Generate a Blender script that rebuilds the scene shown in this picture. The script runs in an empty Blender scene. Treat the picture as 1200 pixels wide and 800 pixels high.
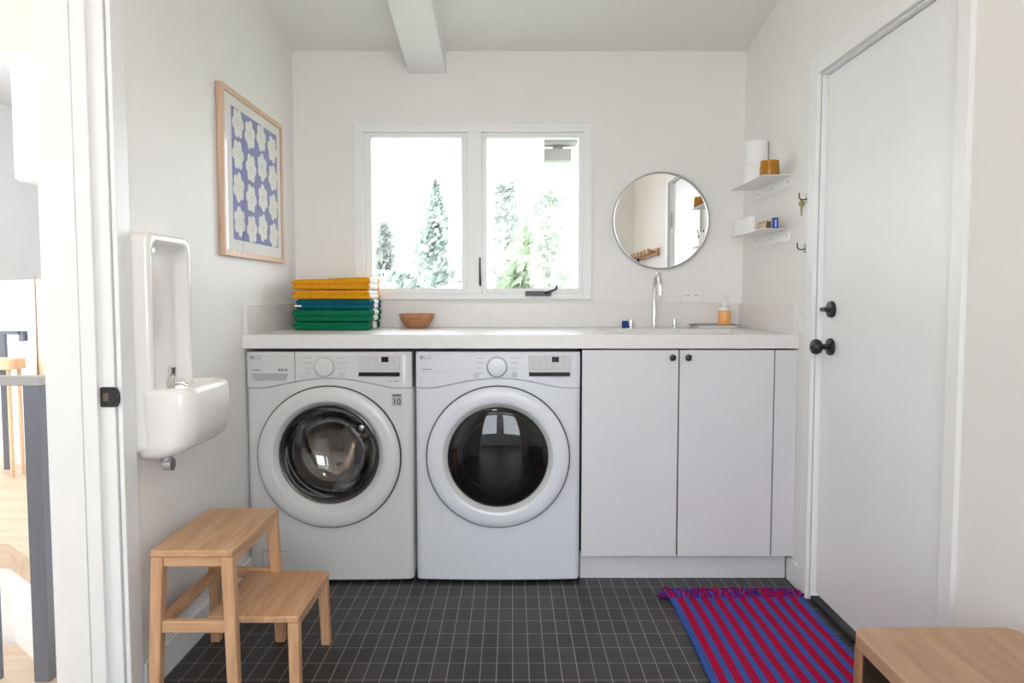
import bpy, bmesh, math, random
from mathutils import Vector, Matrix
random.seed(7)
PI = math.pi
SC = bpy.context.scene
COL = SC.collection

# ------------------------------------------------------------------ camera, sky, exposure
CAM_H, CAM_PITCH, CAM_F = 1.169, 0.0608, 865.0          # focal length in pixels of a 1200 px wide frame
LAMP = 13
WORLD_STRENGTH, EXPOSURE = 7.0, 0.42
cd = bpy.data.cameras.new('camera'); cam = bpy.data.objects.new('camera', cd); COL.objects.link(cam)
cd.sensor_width = 36; cd.lens = CAM_F / 1200 * 36; cd.clip_start = 0.02
cam.location = (0, 0, CAM_H); cam.rotation_euler = (PI/2 - CAM_PITCH, 0, 0)
SC.camera = cam
SC.view_settings.view_transform = 'Standard'; SC.view_settings.look = 'None'
SC.view_settings.gamma = 1; SC.view_settings.use_curve_mapping = False
SC.view_settings.exposure = EXPOSURE
try:
    SC.cycles.use_denoising = True
    SC.cycles.max_bounces = 14; SC.cycles.diffuse_bounces = 8; SC.cycles.transparent_max_bounces = 16
    SC.cycles.sample_clamp_indirect = 6; SC.cycles.caustics_refractive = False
except Exception: pass
W = bpy.data.worlds.new('sky'); SC.world = W; W.use_nodes = True
bg = W.node_tree.nodes['Background']
bg.inputs[0].default_value = (0.88, 0.945, 1.0, 1); bg.inputs[1].default_value = WORLD_STRENGTH

def portal(name, loc, rot, sx, sy):
    l = bpy.data.lights.new(name, 'AREA'); l.shape = 'RECTANGLE'; l.size = sx; l.size_y = sy
    l.cycles.is_portal = True
    o = bpy.data.objects.new(name, l); o.location = loc; o.rotation_euler = rot; COL.objects.link(o)
portal('window_portal', (-0.19, 3.86, 1.6), (-PI/2, 0, 0), 1.3, 0.95)
portal('rear_portal_a', (-1.275, -3.16, 2.0), (PI/2, 0, 0), 2.05, 2.3)
portal('rear_portal_b', (1.275, -3.16, 2.0), (PI/2, 0, 0), 2.05, 2.3)
portal('hall_portal', (-5.11, 4.2, 1.65), (0, -PI/2, 0), 1.7, 2.8)
portal('hall_portal_south', (-3.75, -0.61, 1.6), (PI/2, 0, 0), 1.7, 1.6)

# ------------------------------------------------------------------ materials
def new_mat(name):
    m = bpy.data.materials.new(name); m.use_nodes = True
    return m, m.node_tree, m.node_tree.nodes['Principled BSDF']
def simple(name, col, rough=0.5, metal=0.0, spec=0.5, bump=0.0, bscale=60, var=0.0, vscale=4):
    m, t, b = new_mat(name)
    b.inputs['Base Color'].default_value = (*col, 1); b.inputs['Roughness'].default_value = rough
    b.inputs['Metallic'].default_value = metal; b.inputs['Specular IOR Level'].default_value = spec
    tc = t.nodes.new('ShaderNodeTexCoord')
    n = t.nodes.new('ShaderNodeTexNoise'); n.inputs['Scale'].default_value = vscale; n.inputs['Detail'].default_value = 3
    t.links.new(tc.outputs['Object'], n.inputs['Vector'])
    r = t.nodes.new('ShaderNodeValToRGB')
    k = max(var, 0.01)
    r.color_ramp.elements[0].position = 0.3; r.color_ramp.elements[1].position = 0.7
    r.color_ramp.elements[0].color = (*[c*(1-k) for c in col], 1); r.color_ramp.elements[1].color = (*[min(1, c*(1+k)) for c in col], 1)
    t.links.new(n.outputs['Fac'], r.inputs['Fac']); t.links.new(r.outputs['Color'], b.inputs['Base Color'])
    if bump:
        n2 = t.nodes.new('ShaderNodeTexNoise'); n2.inputs['Scale'].default_value = bscale; n2.inputs['Detail'].default_value = 4
        t.links.new(tc.outputs['Object'], n2.inputs['Vector'])
        bp = t.nodes.new('ShaderNodeBump'); bp.inputs['Strength'].default_value = bump; bp.inputs['Distance'].default_value = 0.004
        t.links.new(n2.outputs['Fac'], bp.inputs['Height']); t.links.new(bp.outputs['Normal'], b.inputs['Normal'])
    return m
def wood(name, c0, c1, axis='Y', scale=14, rough=0.45):
    m, t, b = new_mat(name)
    tc = t.nodes.new('ShaderNodeTexCoord'); mp = t.nodes.new('ShaderNodeMapping')
    s = [scale, scale, scale]; s['XYZ'.index(axis)] = scale*0.09; mp.inputs['Scale'].default_value = s
    t.links.new(tc.outputs['Object'], mp.inputs['Vector'])
    n = t.nodes.new('ShaderNodeTexNoise'); n.inputs['Scale'].default_value = 2.2; n.inputs['Detail'].default_value = 7; n.inputs['Distortion'].default_value = 0.6
    t.links.new(mp.outputs['Vector'], n.inputs['Vector'])
    w = t.nodes.new('ShaderNodeTexNoise'); w.inputs['Scale'].default_value = 11; w.inputs['Detail'].default_value = 3
    t.links.new(mp.outputs['Vector'], w.inputs['Vector'])
    mx = t.nodes.new('ShaderNodeMath'); mx.operation = 'MULTIPLY_ADD'; mx.inputs[1].default_value = 0.35
    t.links.new(w.outputs['Fac'], mx.inputs[0]); t.links.new(n.outputs['Fac'], mx.inputs[2])
    r = t.nodes.new('ShaderNodeValToRGB'); r.color_ramp.elements[0].position = 0.45; r.color_ramp.elements[1].position = 0.9
    r.color_ramp.elements[0].color = (*c0, 1); r.color_ramp.elements[1].color = (*c1, 1)
    t.links.new(mx.outputs[0], r.inputs['Fac']); t.links.new(r.outputs['Color'], b.inputs['Base Color'])
    b.inputs['Roughness'].default_value = rough
    bp = t.nodes.new('ShaderNodeBump'); bp.inputs['Strength'].default_value = 0.08; bp.inputs['Distance'].default_value = 0.002
    t.links.new(mx.outputs[0], bp.inputs['Height']); t.links.new(bp.outputs['Normal'], b.inputs['Normal'])
    return m
def pane_mat(name, tint=(1, 1, 1), ior=1.45, dark=0.0, dcol=(0.01, 0.01, 0.012)):
    m = bpy.data.materials.new(name); m.use_nodes = True; t = m.node_tree; t.nodes.clear()
    out = t.nodes.new('ShaderNodeOutputMaterial'); tr = t.nodes.new('ShaderNodeBsdfTransparent'); tr.inputs[0].default_value = (*tint, 1)
    gl = t.nodes.new('ShaderNodeBsdfGlossy'); gl.inputs['Roughness'].default_value = 0.02
    ge = t.nodes.new('ShaderNodeNewGeometry'); dt = t.nodes.new('ShaderNodeVectorMath'); dt.operation = 'DOT_PRODUCT'
    t.links.new(ge.outputs['Normal'], dt.inputs[0]); t.links.new(ge.outputs['Incoming'], dt.inputs[1])
    def mth(op, a, b=None):
        n = t.nodes.new('ShaderNodeMath'); n.operation = op
        for i, v in enumerate((a, b)):
            if v is None: continue
            if isinstance(v, (int, float)): n.inputs[i].default_value = v
            else: t.links.new(v, n.inputs[i])
        return n.outputs[0]
    f0 = ((ior-1)/(ior+1))**2
    fac = mth('ADD', mth('MULTIPLY', mth('POWER', mth('SUBTRACT', 1.0, mth('ABSOLUTE', dt.outputs['Value'])), 5.0), 1-f0), f0)
    base = tr.outputs[0]
    if dark:
        df = t.nodes.new('ShaderNodeBsdfDiffuse'); df.inputs[0].default_value = (*dcol, 1)
        m0 = t.nodes.new('ShaderNodeMixShader'); m0.inputs[0].default_value = dark
        t.links.new(tr.outputs[0], m0.inputs[1]); t.links.new(df.outputs[0], m0.inputs[2]); base = m0.outputs[0]
    mx = t.nodes.new('ShaderNodeMixShader')
    t.links.new(fac, mx.inputs[0]); t.links.new(base, mx.inputs[1]); t.links.new(gl.outputs[0], mx.inputs[2])
    t.links.new(mx.outputs[0], out.inputs[0])
    return m
def tile_mat():
    m, t, b = new_mat('black_mosaic_tile')
    tc = t.nodes.new('ShaderNodeTexCoord'); mp = t.nodes.new('ShaderNodeMapping')
    mp.inputs['Location'].default_value = (-0.0022, -2.8105, 0)
    t.links.new(tc.outputs['Object'], mp.inputs['Vector'])
    br = t.nodes.new('ShaderNodeTexBrick'); br.offset = 0; br.squash = 1
    br.inputs['Scale'].default_value = 1; br.inputs['Brick Width'].default_value = 0.0508; br.inputs['Row Height'].default_value = 0.1036
    br.inputs['Mortar Size'].default_value = 0.0017; br.inputs['Mortar Smooth'].default_value = 0.1; br.inputs['Bias'].default_value = 0
    br.inputs['Color1'].default_value = (0.021, 0.0175, 0.0175, 1); br.inputs['Color2'].default_value = (0.038, 0.032, 0.033, 1); br.inputs['Mortar'].default_value = (0.23, 0.215, 0.205, 1)
    t.links.new(mp.outputs['Vector'], br.inputs['Vector']); t.links.new(br.outputs['Color'], b.inputs['Base Color'])
    b.inputs['Roughness'].default_value = 0.42; b.inputs['Specular IOR Level'].default_value = 0.45
    n = t.nodes.new('ShaderNodeTexNoise'); n.inputs['Scale'].default_value = 30; t.links.new(tc.outputs['Object'], n.inputs['Vector'])
    ad = t.nodes.new('ShaderNodeMath'); ad.operation = 'MULTIPLY_ADD'; ad.inputs[1].default_value = -1; t.links.new(br.outputs['Fac'], ad.inputs[0])
    ml = t.nodes.new('ShaderNodeMath'); ml.operation = 'MULTIPLY'; ml.inputs[1].default_value = 0.5; t.links.new(n.outputs['Fac'], ml.inputs[0]); t.links.new(ml.outputs[0], ad.inputs[2])
    bp = t.nodes.new('ShaderNodeBump'); bp.inputs['Strength'].default_value = 0.35; bp.inputs['Distance'].default_value = 0.0015
    t.links.new(ad.outputs[0], bp.inputs['Height']); t.links.new(bp.outputs['Normal'], b.inputs['Normal'])
    return m
def leaf_mat(name, c0, c1):
    m, t, b = new_mat(name)
    oi = t.nodes.new('ShaderNodeNewGeometry'); r = t.nodes.new('ShaderNodeValToRGB')
    r.color_ramp.elements[0].color = (*c0, 1); r.color_ramp.elements[1].color = (*c1, 1)
    t.links.new(oi.outputs['Random Per Island'], r.inputs['Fac']); t.links.new(r.outputs['Color'], b.inputs['Base Color'])
    b.inputs['Roughness'].default_value = 0.6
    tl = t.nodes.new('ShaderNodeBsdfTranslucent'); t.links.new(r.outputs['Color'], tl.inputs[0])
    mx = t.nodes.new('ShaderNodeMixShader'); mx.inputs[0].default_value = 0.45
    t.links.new(b.outputs[0], mx.inputs[1]); t.links.new(tl.outputs[0], mx.inputs[2]); t.links.new(mx.outputs[0], t.nodes['Material Output'].inputs[0])
    return m

M = dict(
    wall=simple('wall_paint', (0.82, 0.805, 0.785), 0.6, bump=0.03, bscale=180),
    ceiling=simple('ceiling_paint', (0.83, 0.825, 0.80), 0.75, bump=0.03, bscale=160),
    trim=simple('trim_paint', (0.84, 0.84, 0.845), 0.4),
    door=simple('door_paint', (0.84, 0.85, 0.86), 0.38),
    quartz=simple('white_quartz', (0.77, 0.745, 0.73), 0.3, var=0.02, vscale=30),
    cabinet=simple('lilac_grey_lacquer', (0.68, 0.67, 0.705), 0.42),
    cab_edge=simple('brown_board_edge', (0.12, 0.05, 0.035), 0.6, var=0.1, vscale=40),
    tile=tile_mat(),
    enamel=simple('shaded_white_enamel', (0.63, 0.63, 0.635), 0.24),  # washer: the shared white, greyed in colour for its shaded place
    enamel_lit=simple('lit_white_enamel', (0.69, 0.71, 0.765), 0.24),  # dryer: the same white, coloured lighter and bluer as lit
    silver=simple('silver_plastic', (0.40, 0.40, 0.41), 0.3),
    pale=simple('pale_grey_plastic', (0.55, 0.56, 0.56), 0.35),
    greyprint=simple('grey_print', (0.22, 0.22, 0.23), 0.5),
    paleprint=simple('pale_grey_print', (0.36, 0.36, 0.38), 0.5),
    rubber=simple('dark_rubber', (0.02, 0.02, 0.022), 0.6, bump=0.05),
    black=simple('black_metal', (0.012, 0.012, 0.013), 0.32),
    blackgloss=simple('black_display', (0.01, 0.01, 0.012), 0.12),
    steel=simple('brushed_steel', (0.55, 0.55, 0.56), 0.28, metal=1, bump=0.02),
    drum=simple('drum_steel', (0.60, 0.58, 0.56), 0.18, metal=1, bump=0.1, bscale=60),
    chrome=simple('chrome', (0.86, 0.86, 0.86), 0.08, metal=1),
    mirror=simple('mirror_silver', (0.93, 0.93, 0.92), 0.01, metal=1),
    porcelain=simple('glazed_porcelain', (0.84, 0.82, 0.80), 0.12),
    birch=wood('birch_wood', (0.47, 0.25, 0.125), (0.66, 0.40, 0.23), 'Y'),
    birchz=wood('birch_wood_upright', (0.47, 0.25, 0.125), (0.66, 0.40, 0.23), 'Z'),
    birchx=wood('birch_wood_cross', (0.47, 0.25, 0.125), (0.66, 0.40, 0.23), 'X'),
    oak=wood('oak_bench_wood', (0.36, 0.20, 0.12), (0.52, 0.32, 0.20), 'Y', 12),
    oakz=wood('oak_panel_wood', (0.26, 0.12, 0.055), (0.38, 0.19, 0.10), 'X', 12),
    shadeoak=wood('shaded_bench_wood', (0.030, 0.017, 0.010), (0.055, 0.032, 0.02), 'Y', 12),  # near-black brown puts the shade inside the bench into the colour
    frame=wood('pale_frame_wood', (0.56, 0.36, 0.25), (0.70, 0.49, 0.36), 'Z', 20),
    bowl=wood('bowl_wood', (0.36, 0.15, 0.06), (0.55, 0.27, 0.13), 'X', 26, 0.3),
    hallfloor=wood('hall_floor_wood', (0.55, 0.41, 0.29), (0.68, 0.54, 0.41), 'X', 6),
    panel=wood('beige_panel_wood', (0.62, 0.44, 0.28), (0.78, 0.60, 0.42), 'Z', 10),
    rail=simple('grey_rail_paint', (0.36, 0.36, 0.35), 0.4),
    post=simple('slate_post_paint', (0.14, 0.15, 0.18), 0.35),
    paper=simple('mat_board', (0.82, 0.80, 0.77), 0.8),
    blueprint=simple('periwinkle_print', (0.095, 0.115, 0.40), 0.7, var=0.05, vscale=30),
    whiteprint=simple('cream_print', (0.80, 0.79, 0.74), 0.8),
    inkdot=simple('ink_dot', (0.20, 0.12, 0.08), 0.8),
    orangedot=simple('orange_dot', (0.75, 0.25, 0.06), 0.8),
    yellow=simple('mustard_terry', (0.72, 0.32, 0.015), 0.95, spec=0.1, bump=0.9, bscale=260, var=0.10, vscale=60),
    teal=simple('teal_terry', (0.006, 0.105, 0.15), 0.95, spec=0.1, bump=0.9, bscale=260, var=0.12, vscale=60),
    green=simple('green_terry', (0.006, 0.165, 0.080), 0.95, spec=0.1, bump=0.9, bscale=260, var=0.12, vscale=60),
    whiteterry=simple('white_terry', (0.84, 0.81, 0.79), 0.95, spec=0.1, bump=0.9, bscale=260),
    red=simple('crimson_weave', (0.42, 0.010, 0.055), 0.95, spec=0.05, bump=0.9, bscale=400, var=0.12, vscale=120),
    blue=simple('cobalt_weave', (0.055, 0.11, 0.40), 0.95, spec=0.05, bump=0.9, bscale=400, var=0.12, vscale=120),
    purple=simple('purple_yarn', (0.10, 0.02, 0.20), 0.95, spec=0.05, bump=0.5, bscale=300),
    sponge=simple('blue_sponge', (0.01, 0.05, 0.22), 0.9, bump=0.8, bscale=200),
    soap=simple('amber_soap', (0.86, 0.42, 0.14), 0.25),
    clearplastic=simple('frosted_plastic', (0.80, 0.76, 0.72), 0.25),
    whiteplastic=simple('white_plastic', (0.84, 0.83, 0.82), 0.35),
    tissue=simple('white_paper', (0.86, 0.855, 0.85), 0.95, spec=0.1, bump=0.2, bscale=150),
    carton=simple('white_card', (0.88, 0.87, 0.86), 0.7),
    creamcarton=simple('cream_card', (0.75, 0.58, 0.45), 0.6),
    bluecarton=simple('blue_card', (0.01, 0.07, 0.36), 0.5),
    brownprint=simple('brown_print', (0.09, 0.04, 0.02), 0.6, var=0.3, vscale=80),
    brass=simple('old_brass', (0.42, 0.36, 0.20), 0.4, metal=0.8),
    pane=pane_mat('window_pane'),
    artglass=pane_mat('picture_pane', ior=1.38),
    washglass=pane_mat('smoked_glass', (0.58, 0.56, 0.55), 2.1),
    dryglass=pane_mat('dark_glass', (0.16, 0.16, 0.17), 1.6, dark=0.45),
    grass=simple('pale_lawn', (0.30, 0.36, 0.24), 0.9, var=0.2, vscale=3, bump=0.4, bscale=20),
    concrete=simple('pale_concrete', (0.72, 0.72, 0.70), 0.8, var=0.05),
    eave=simple('grey_timber_paint', (0.30, 0.28, 0.29), 0.6),
    bark=simple('bark', (0.16, 0.12, 0.09), 0.9, bump=0.5, bscale=20),
    leaf_blue=leaf_mat('blue_green_needles', (0.27, 0.32, 0.29), (0.38, 0.42, 0.39)),
    leaf_green=leaf_mat('fresh_leaves', (0.24, 0.31, 0.19), (0.38, 0.43, 0.32)),
    leaf_grey=leaf_mat('grey_green_needles', (0.28, 0.30, 0.28), (0.38, 0.40, 0.38)),
)
def amber():
    m, t, b = new_mat('amber_glass'); b.inputs['Base Color'].default_value = (0.75, 0.33, 0.02, 1); b.inputs['Roughness'].default_value = 0.08
    b.inputs['Transmission Weight'].default_value = 0.55; b.inputs['IOR'].default_value = 1.45
    return m
M['amber'] = amber()

# ------------------------------------------------------------------ mesh helpers (world coordinates)
def BM(): return bmesh.new()
def box(bm, x0, x1, y0, y1, z0, z1, mi=0):
    vs = [bm.verts.new(p) for p in ((x0,y0,z0),(x1,y0,z0),(x1,y1,z0),(x0,y1,z0),(x0,y0,z1),(x1,y0,z1),(x1,y1,z1),(x0,y1,z1))]
    for f in ((0,3,2,1),(4,5,6,7),(0,1,5,4),(1,2,6,5),(2,3,7,6),(3,0,4,7)):
        bm.faces.new([vs[i] for i in f]).material_index = mi
    return vs
def hexa(bm, b4, t4, mi=0):
    vs = [bm.verts.new(p) for p in (*b4, *t4)]
    for f in ((0,3,2,1),(4,5,6,7),(0,1,5,4),(1,2,6,5),(2,3,7,6),(3,0,4,7)):
        bm.faces.new([vs[i] for i in f]).material_index = mi
def loft(bm, rings, cap0=True, cap1=True, closed=True, mi=0):
    vr = [[bm.verts.new(p) for p in r] for r in rings]
    n = len(vr[0])
    for a, b in zip(vr, vr[1:]):
        for i in range(n if closed else n-1):
            j = (i+1) % n
            bm.faces.new((a[i], a[j], b[j], b[i])).material_index = mi
    if cap0: bm.faces.new(vr[0][::-1]).material_index = mi
    if cap1: bm.faces.new(vr[-1]).material_index = mi
    return vr
def circ(c, r, axis='Z', n=32, ph=0.0):
    out = []
    for i in range(n):
        a = ph + 2*PI*i/n; p, q = r*math.cos(a), r*math.sin(a)
        out.append({'Z': (c[0]+p, c[1]+q, c[2]), 'Y': (c[0]+p, c[1], c[2]+q), 'X': (c[0], c[1]+p, c[2]+q)}[axis])
    return out
def lathe(bm, prof, c, axis='Z', n=40, cap0=True, cap1=True, mi=0):
    ax = 'XYZ'.index(axis); rings = []
    for r, h in prof:
        cc = list(c); cc[ax] += h; rings.append(circ(cc, max(r, 1e-4), axis, n))
    return loft(bm, rings, cap0, cap1, mi=mi)
def tube(bm, pts, r, n=12, mi=0):
    pts = [Vector(p) for p in pts]; rings = []; up = Vector((0.13, 0.27, 0.95)).normalized()
    rs = r if isinstance(r, (list, tuple)) else [r]*len(pts)
    for i, p in enumerate(pts):
        d = (pts[min(i+1, len(pts)-1)] - pts[max(i-1, 0)]).normalized()
        u = up.cross(d)
        if u.length < 0.1: u = Vector((1, 0, 0)).cross(d)
        u.normalize(); v = d.cross(u)
        up = v if False else up
        rings.append([p + (u*math.cos(2*PI*k/n) + v*math.sin(2*PI*k/n))*rs[i] for k in range(n)])
    return loft(bm, rings, mi=mi)
def rrect(a0, a1, b0, b1, r, k=6):
    out = []
    r = min(r, (a1-a0)/2-1e-4, (b1-b0)/2-1e-4)
    for ca, cb, s in ((a1-r, b1-r, 0), (a0+r, b1-r, 1), (a0+r, b0+r, 2), (a1-r, b0+r, 3)):
        for i in range(k+1):
            t = PI/2*(s + i/k); out.append((ca+r*math.cos(t), cb+r*math.sin(t)))
    return out
def prism(bm, poly, axis, h0, h1, mi=0):
    f = {'X': lambda p, h: (h, p[0], p[1]), 'Y': lambda p, h: (p[0], h, p[1]), 'Z': lambda p, h: (p[0], p[1], h)}[axis]
    return loft(bm, [[f(p, h0) for p in poly], [f(p, h1) for p in poly]], mi=mi)
def finish(bm, name, mats, origin, bevel=0, seg=2, smooth=35, sub=0):
    bmesh.ops.translate(bm, verts=bm.verts, vec=-Vector(origin))
    bmesh.ops.recalc_face_normals(bm, faces=bm.faces)
    me = bpy.data.meshes.new(name); bm.to_mesh(me); bm.free()
    for m in (mats if isinstance(mats, (list, tuple)) else [mats]): me.materials.append(m)
    if smooth:
        me.shade_smooth(); me.set_sharp_from_angle(angle=math.radians(smooth))
    o = bpy.data.objects.new(name, me); COL.objects.link(o)
    if bevel:
        md = o.modifiers.new('bevel', 'BEVEL'); md.width = bevel; md.segments = seg; md.limit_method = 'ANGLE'; md.angle_limit = math.radians(40)
        md.harden_normals = False
    if sub:
        md = o.modifiers.new('subdivision', 'SUBSURF'); md.levels = sub; md.render_levels = sub
    return o
def worldloc(o):
    v = Vector((0, 0, 0))
    while o: v = v + Vector(o.location); o = o.parent
    return v
def tag(o, label=None, cat=None, group=None, kind=None):
    if label: o['label'] = label
    if cat: o['category'] = cat
    if group: o['group'] = group
    if kind: o['kind'] = kind
    return o
def thing(name, loc, label, cat, group=None, kind=None):
    o = bpy.data.objects.new(name, None); o.location = loc; o.empty_display_size = 0.05; COL.objects.link(o)
    return tag(o, label, cat, group, kind)
def part(name, bm, mat, parent, label=None, **k):
    o = finish(bm, name, mat, worldloc(parent), **k); o.parent = parent
    if label: o['label'] = label
    return o
def solo(name, bm, mat, loc, label, cat, group=None, kind=None, **k):
    o = finish(bm, name, mat, loc, **k); o.location = loc
    return tag(o, label, cat, group, kind)
def struct(name, bm, mat, label, cat, loc=(0, 0, 0), **k):
    return solo(name, bm, mat, loc, label, cat, kind='structure', **k)
def dup(o, dz, parent=None):
    c = o.copy(); COL.objects.link(c); c.parent = parent
    if parent is None: c.location = Vector(o.location) + Vector(dz)
    for ch in list(o.children): dup(ch, (0, 0, 0), c)
    return c
def text(name, body, size, loc, mat, parent, rot=(PI/2, 0, 0), extrude=0.0004, align='LEFT'):
    cu = bpy.data.curves.new('lettering', 'FONT'); cu.body = body; cu.size = size; cu.extrude = extrude; cu.align_x = align
    tmp = bpy.data.objects.new('lettering', cu); COL.objects.link(tmp)
    dg = bpy.context.evaluated_depsgraph_get(); me = bpy.data.meshes.new_from_object(tmp.evaluated_get(dg))
    bpy.data.objects.remove(tmp); me.materials.clear(); me.materials.append(mat)
    o = bpy.data.objects.new(name, me); COL.objects.link(o); o.parent = parent
    o.location = Vector(loc) - worldloc(parent); o.rotation_euler = rot
    return o

# ------------------------------------------------------------------ the room
XL, XR, YB, YR = -1.08, 1.15, 3.70, 0.36
SL = 0.155
def ceil_z(y): return 2.37 + (YB - y)*SL

bm = BM(); box(bm, XL-0.155, XR+0.15, 0.24, YB+0.15, -0.15, 0.0)
struct('floor', bm, M['tile'], 'black floor of small rectangular mosaic tiles with pale grout', 'floor')
bm = BM()
y0, y1 = -3.15, 3.72
hexa(bm, [(-2.6, y0, ceil_z(y0)), (XR+0.15 if 0 else 2.6, y0, ceil_z(y0)), (2.6, y1, ceil_z(y1)), (-2.6, y1, ceil_z(y1))],
     [(-2.6, y0, ceil_z(y0)+0.1), (2.6, y0, ceil_z(y0)+0.1), (2.6, y1, ceil_z(y1)+0.1), (-2.6, y1, ceil_z(y1)+0.1)])
for f in bm.faces: pass
struct('ceiling', bm, M['ceiling'], 'plain pale ceiling sloping down to the window wall', 'ceiling')

# window wall (opening x -.779 .. .393, z 1.158 .. 2.023)
WX0, WX1, WZ0, WZ1 = -0.779, 0.393, 1.158, 2.023
bm = BM()
box(bm, XL-0.15, WX0+0.03, YB, YB+0.15, -0.1, 2.5); box(bm, WX1-0.03, XR+0.15, YB, YB+0.15, -0.1, 2.5)
box(bm, WX0+0.03, WX1-0.03, YB, YB+0.15, -0.1, WZ0+0.03); box(bm, WX0+0.03, WX1-0.03, YB, YB+0.15, WZ1-0.03, 2.5)
struct('wall_back', bm, M['wall'], 'pale back wall with the window and round mirror', 'wall', smooth=0)
# left wall with doorway y 1.15 .. 2.02
DY0, DY1, DZ = 1.15, 2.02, 2.13
bm = BM()
box(bm, XL-0.155, XL, DY1, YB, -0.1, 3.1); box(bm, XL-0.155, XL, 0.24, DY0, -0.1, 3.1); box(bm, XL-0.155, XL, DY0, DY1, DZ, 3.1)
struct('wall_left', bm, M['wall'], 'pale left wall with the drinking fountain and framed flower print', 'wall', smooth=0)
# right wall with door opening
RY0, RY1, RZ = 1.915, 2.805, 2.005
bm = BM()
box(bm, XR, XR+0.15, RY1, YB, -0.1, 3.1); box(bm, XR, XR+0.15, 0.24, RY0, -0.1, 3.1); box(bm, XR, XR+0.15, RY0, RY1, RZ, 3.1)
struct('wall_right', bm, M['wall'], 'pale right wall with the closed white door and two small shelves', 'wall', smooth=0)
# wall the camera looks out of, with a wide opening
bm = BM()
box(bm, 0.64, XR, 0.24, YR, 0, 3.1); box(bm, XL, -0.62, 0.24, YR, 0, 3.1); box(bm, -0.62, 0.64, 0.24, YR, 2.25, 3.1)
struct('wall_front', bm, M['wall'], 'pale wall opposite the window with a wide opening', 'wall', smooth=0)
# the room behind the opening
bm = BM(); box(bm, -2.6, 2.6, -3.15, 0.24, -0.15, 0.0)
struct('floor_rear', bm, M['tile'], 'dark tiled floor of the room behind the opening', 'floor')
bm = BM()
box(bm, -2.6, -2.45, -3.15, 0.24, 0, 3.5); box(bm, 2.45, 2.6, -3.15, 0.24, 0, 3.5)
box(bm, -2.6, XL-0.155, 0.24, 0.36, 0, 3.4); box(bm, XR+0.15, 2.6, 0.24, 0.36, 0, 3.4)
for a, b in ((-2.45, -2.3), (-0.25, 0.25), (2.3, 2.45)): box(bm, a, b, -3.15, -3.0, 0, 3.5)
for a, b in ((-2.3, -0.25), (0.25, 2.3)):
    box(bm, a, b, -3.15, -3.0, 0, 0.85); box(bm, a, b, -3.15, -3.0, 3.15, 3.5)
struct('wall_rear', bm, M['wall'], 'pale walls of the room behind the opening with two tall windows', 'wall', smooth=0)

# beam under the ceiling
bm = BM(); ya, yb = 0.37, YB
def bz(y): return 2.259 + (YB-y)*SL
hexa(bm, [(-0.507, ya, bz(ya)), (-0.323, ya, bz(ya)), (-0.323, yb, bz(yb)), (-0.507, yb, bz(yb))],
     [(-0.507, ya, ceil_z(ya)+0.01), (-0.323, ya, ceil_z(ya)+0.01), (-0.323, yb, ceil_z(yb)+0.01), (-0.507, yb, ceil_z(yb)+0.01)])
struct('ceiling_beam', bm, M['trim'], 'white painted beam running under the sloping ceiling', 'beam', bevel=0.004)

# warm globe lamp on the ceiling, above and behind the camera's view
def glow():
    m = bpy.data.materials.new('lamp_opal_glass'); m.use_nodes = True; b = m.node_tree.nodes['Principled BSDF']
    b.inputs['Base Color'].default_value = (0.9, 0.88, 0.84, 1); b.inputs['Emission Color'].default_value = (1.0, 0.84, 0.64, 1); b.inputs['Emission Strength'].default_value = LAMP
    return m
LX, LY = -0.25, 1.15; LZ_ = ceil_z(LY)
t = thing('ceiling_lamp', (LX, LY, LZ_), 'white globe lamp hanging from the ceiling above the stool and bench, out of the photo', 'lamp')
bm = BM(); lathe(bm, [(0.06, 0.02), (0.06, -0.03), (0.05, -0.035), (0.012, -0.037), (0.012, -0.14), (0.045, -0.145), (0.045, -0.175)], (LX, LY, LZ_), 'Z', 32); part('canopy', bm, M['steel'], t)
bm = BM(); lathe(bm, [(0.001, 0.13)] + [(0.13*math.sin(PI*i/20), 0.13*math.cos(PI*i/20)) for i in range(1, 20)] + [(0.001, -0.13)], (LX, LY, LZ_-0.295), 'Z', 40); part('globe', bm, glow(), t)

# baseboards
bm = BM(); box(bm, XL, XL+0.014, 2.09, 3.69, 0, 0.10); struct('baseboard_left', bm, M['trim'], 'white baseboard along the left wall behind the step stool', 'baseboard', bevel=0.003)
bm = BM(); box(bm, XR-0.014, XR, 2.868, 3.0, 0, 0.10); struct('baseboard_right', bm, M['trim'], 'short white baseboard between cabinet and door casing', 'baseboard', bevel=0.003)
bm = BM(); box(bm, XR-0.014, XR, 0.37, 1.865, 0, 0.10); struct('baseboard_right_near', bm, M['trim'], 'white baseboard under the bare wall right of the door', 'baseboard', bevel=0.003)

# left doorway: jamb, stop, casings, strike plate
t = thing('trim_1', (-1.155, 2.0, 0), 'white painted door jamb and casing of the open left doorway', 'door frame', kind='structure')
bm = BM(); box(bm, -1.24, -1.083, 2.0, 2.02, 0, DZ); box(bm, -1.24, -1.083, DY0, DY0+0.02, 0, DZ); box(bm, -1.24, -1.083, DY0+0.02, 2.0, DZ-0.02, DZ)
part('jamb', bm, M['trim'], t, bevel=0.0015)
bm = BM(); box(bm, -1.165, -1.124, 1.987, 2.0, 0, DZ-0.02); box(bm, -1.262, -1.1655, 1.985, 2.0, 0, DZ-0.02)
part('door_stop', bm, M['trim'], t, bevel=0.0015)
bm = BM(); box(bm, XL, -1.066, 2.006, 2.077, 0, DZ+0.06); box(bm, XL, -1.066, DY0-0.06, DY0+0.014, 0, DZ+0.06); box(bm, XL, -1.066, DY0+0.014, 2.006, DZ-0.014, DZ+0.06)
part('casing', bm, M['trim'], t, bevel=0.002)
bm = BM(); box(bm, -1.262, -1.24, 2.0, 2.08, 0, DZ+0.06)
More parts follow.
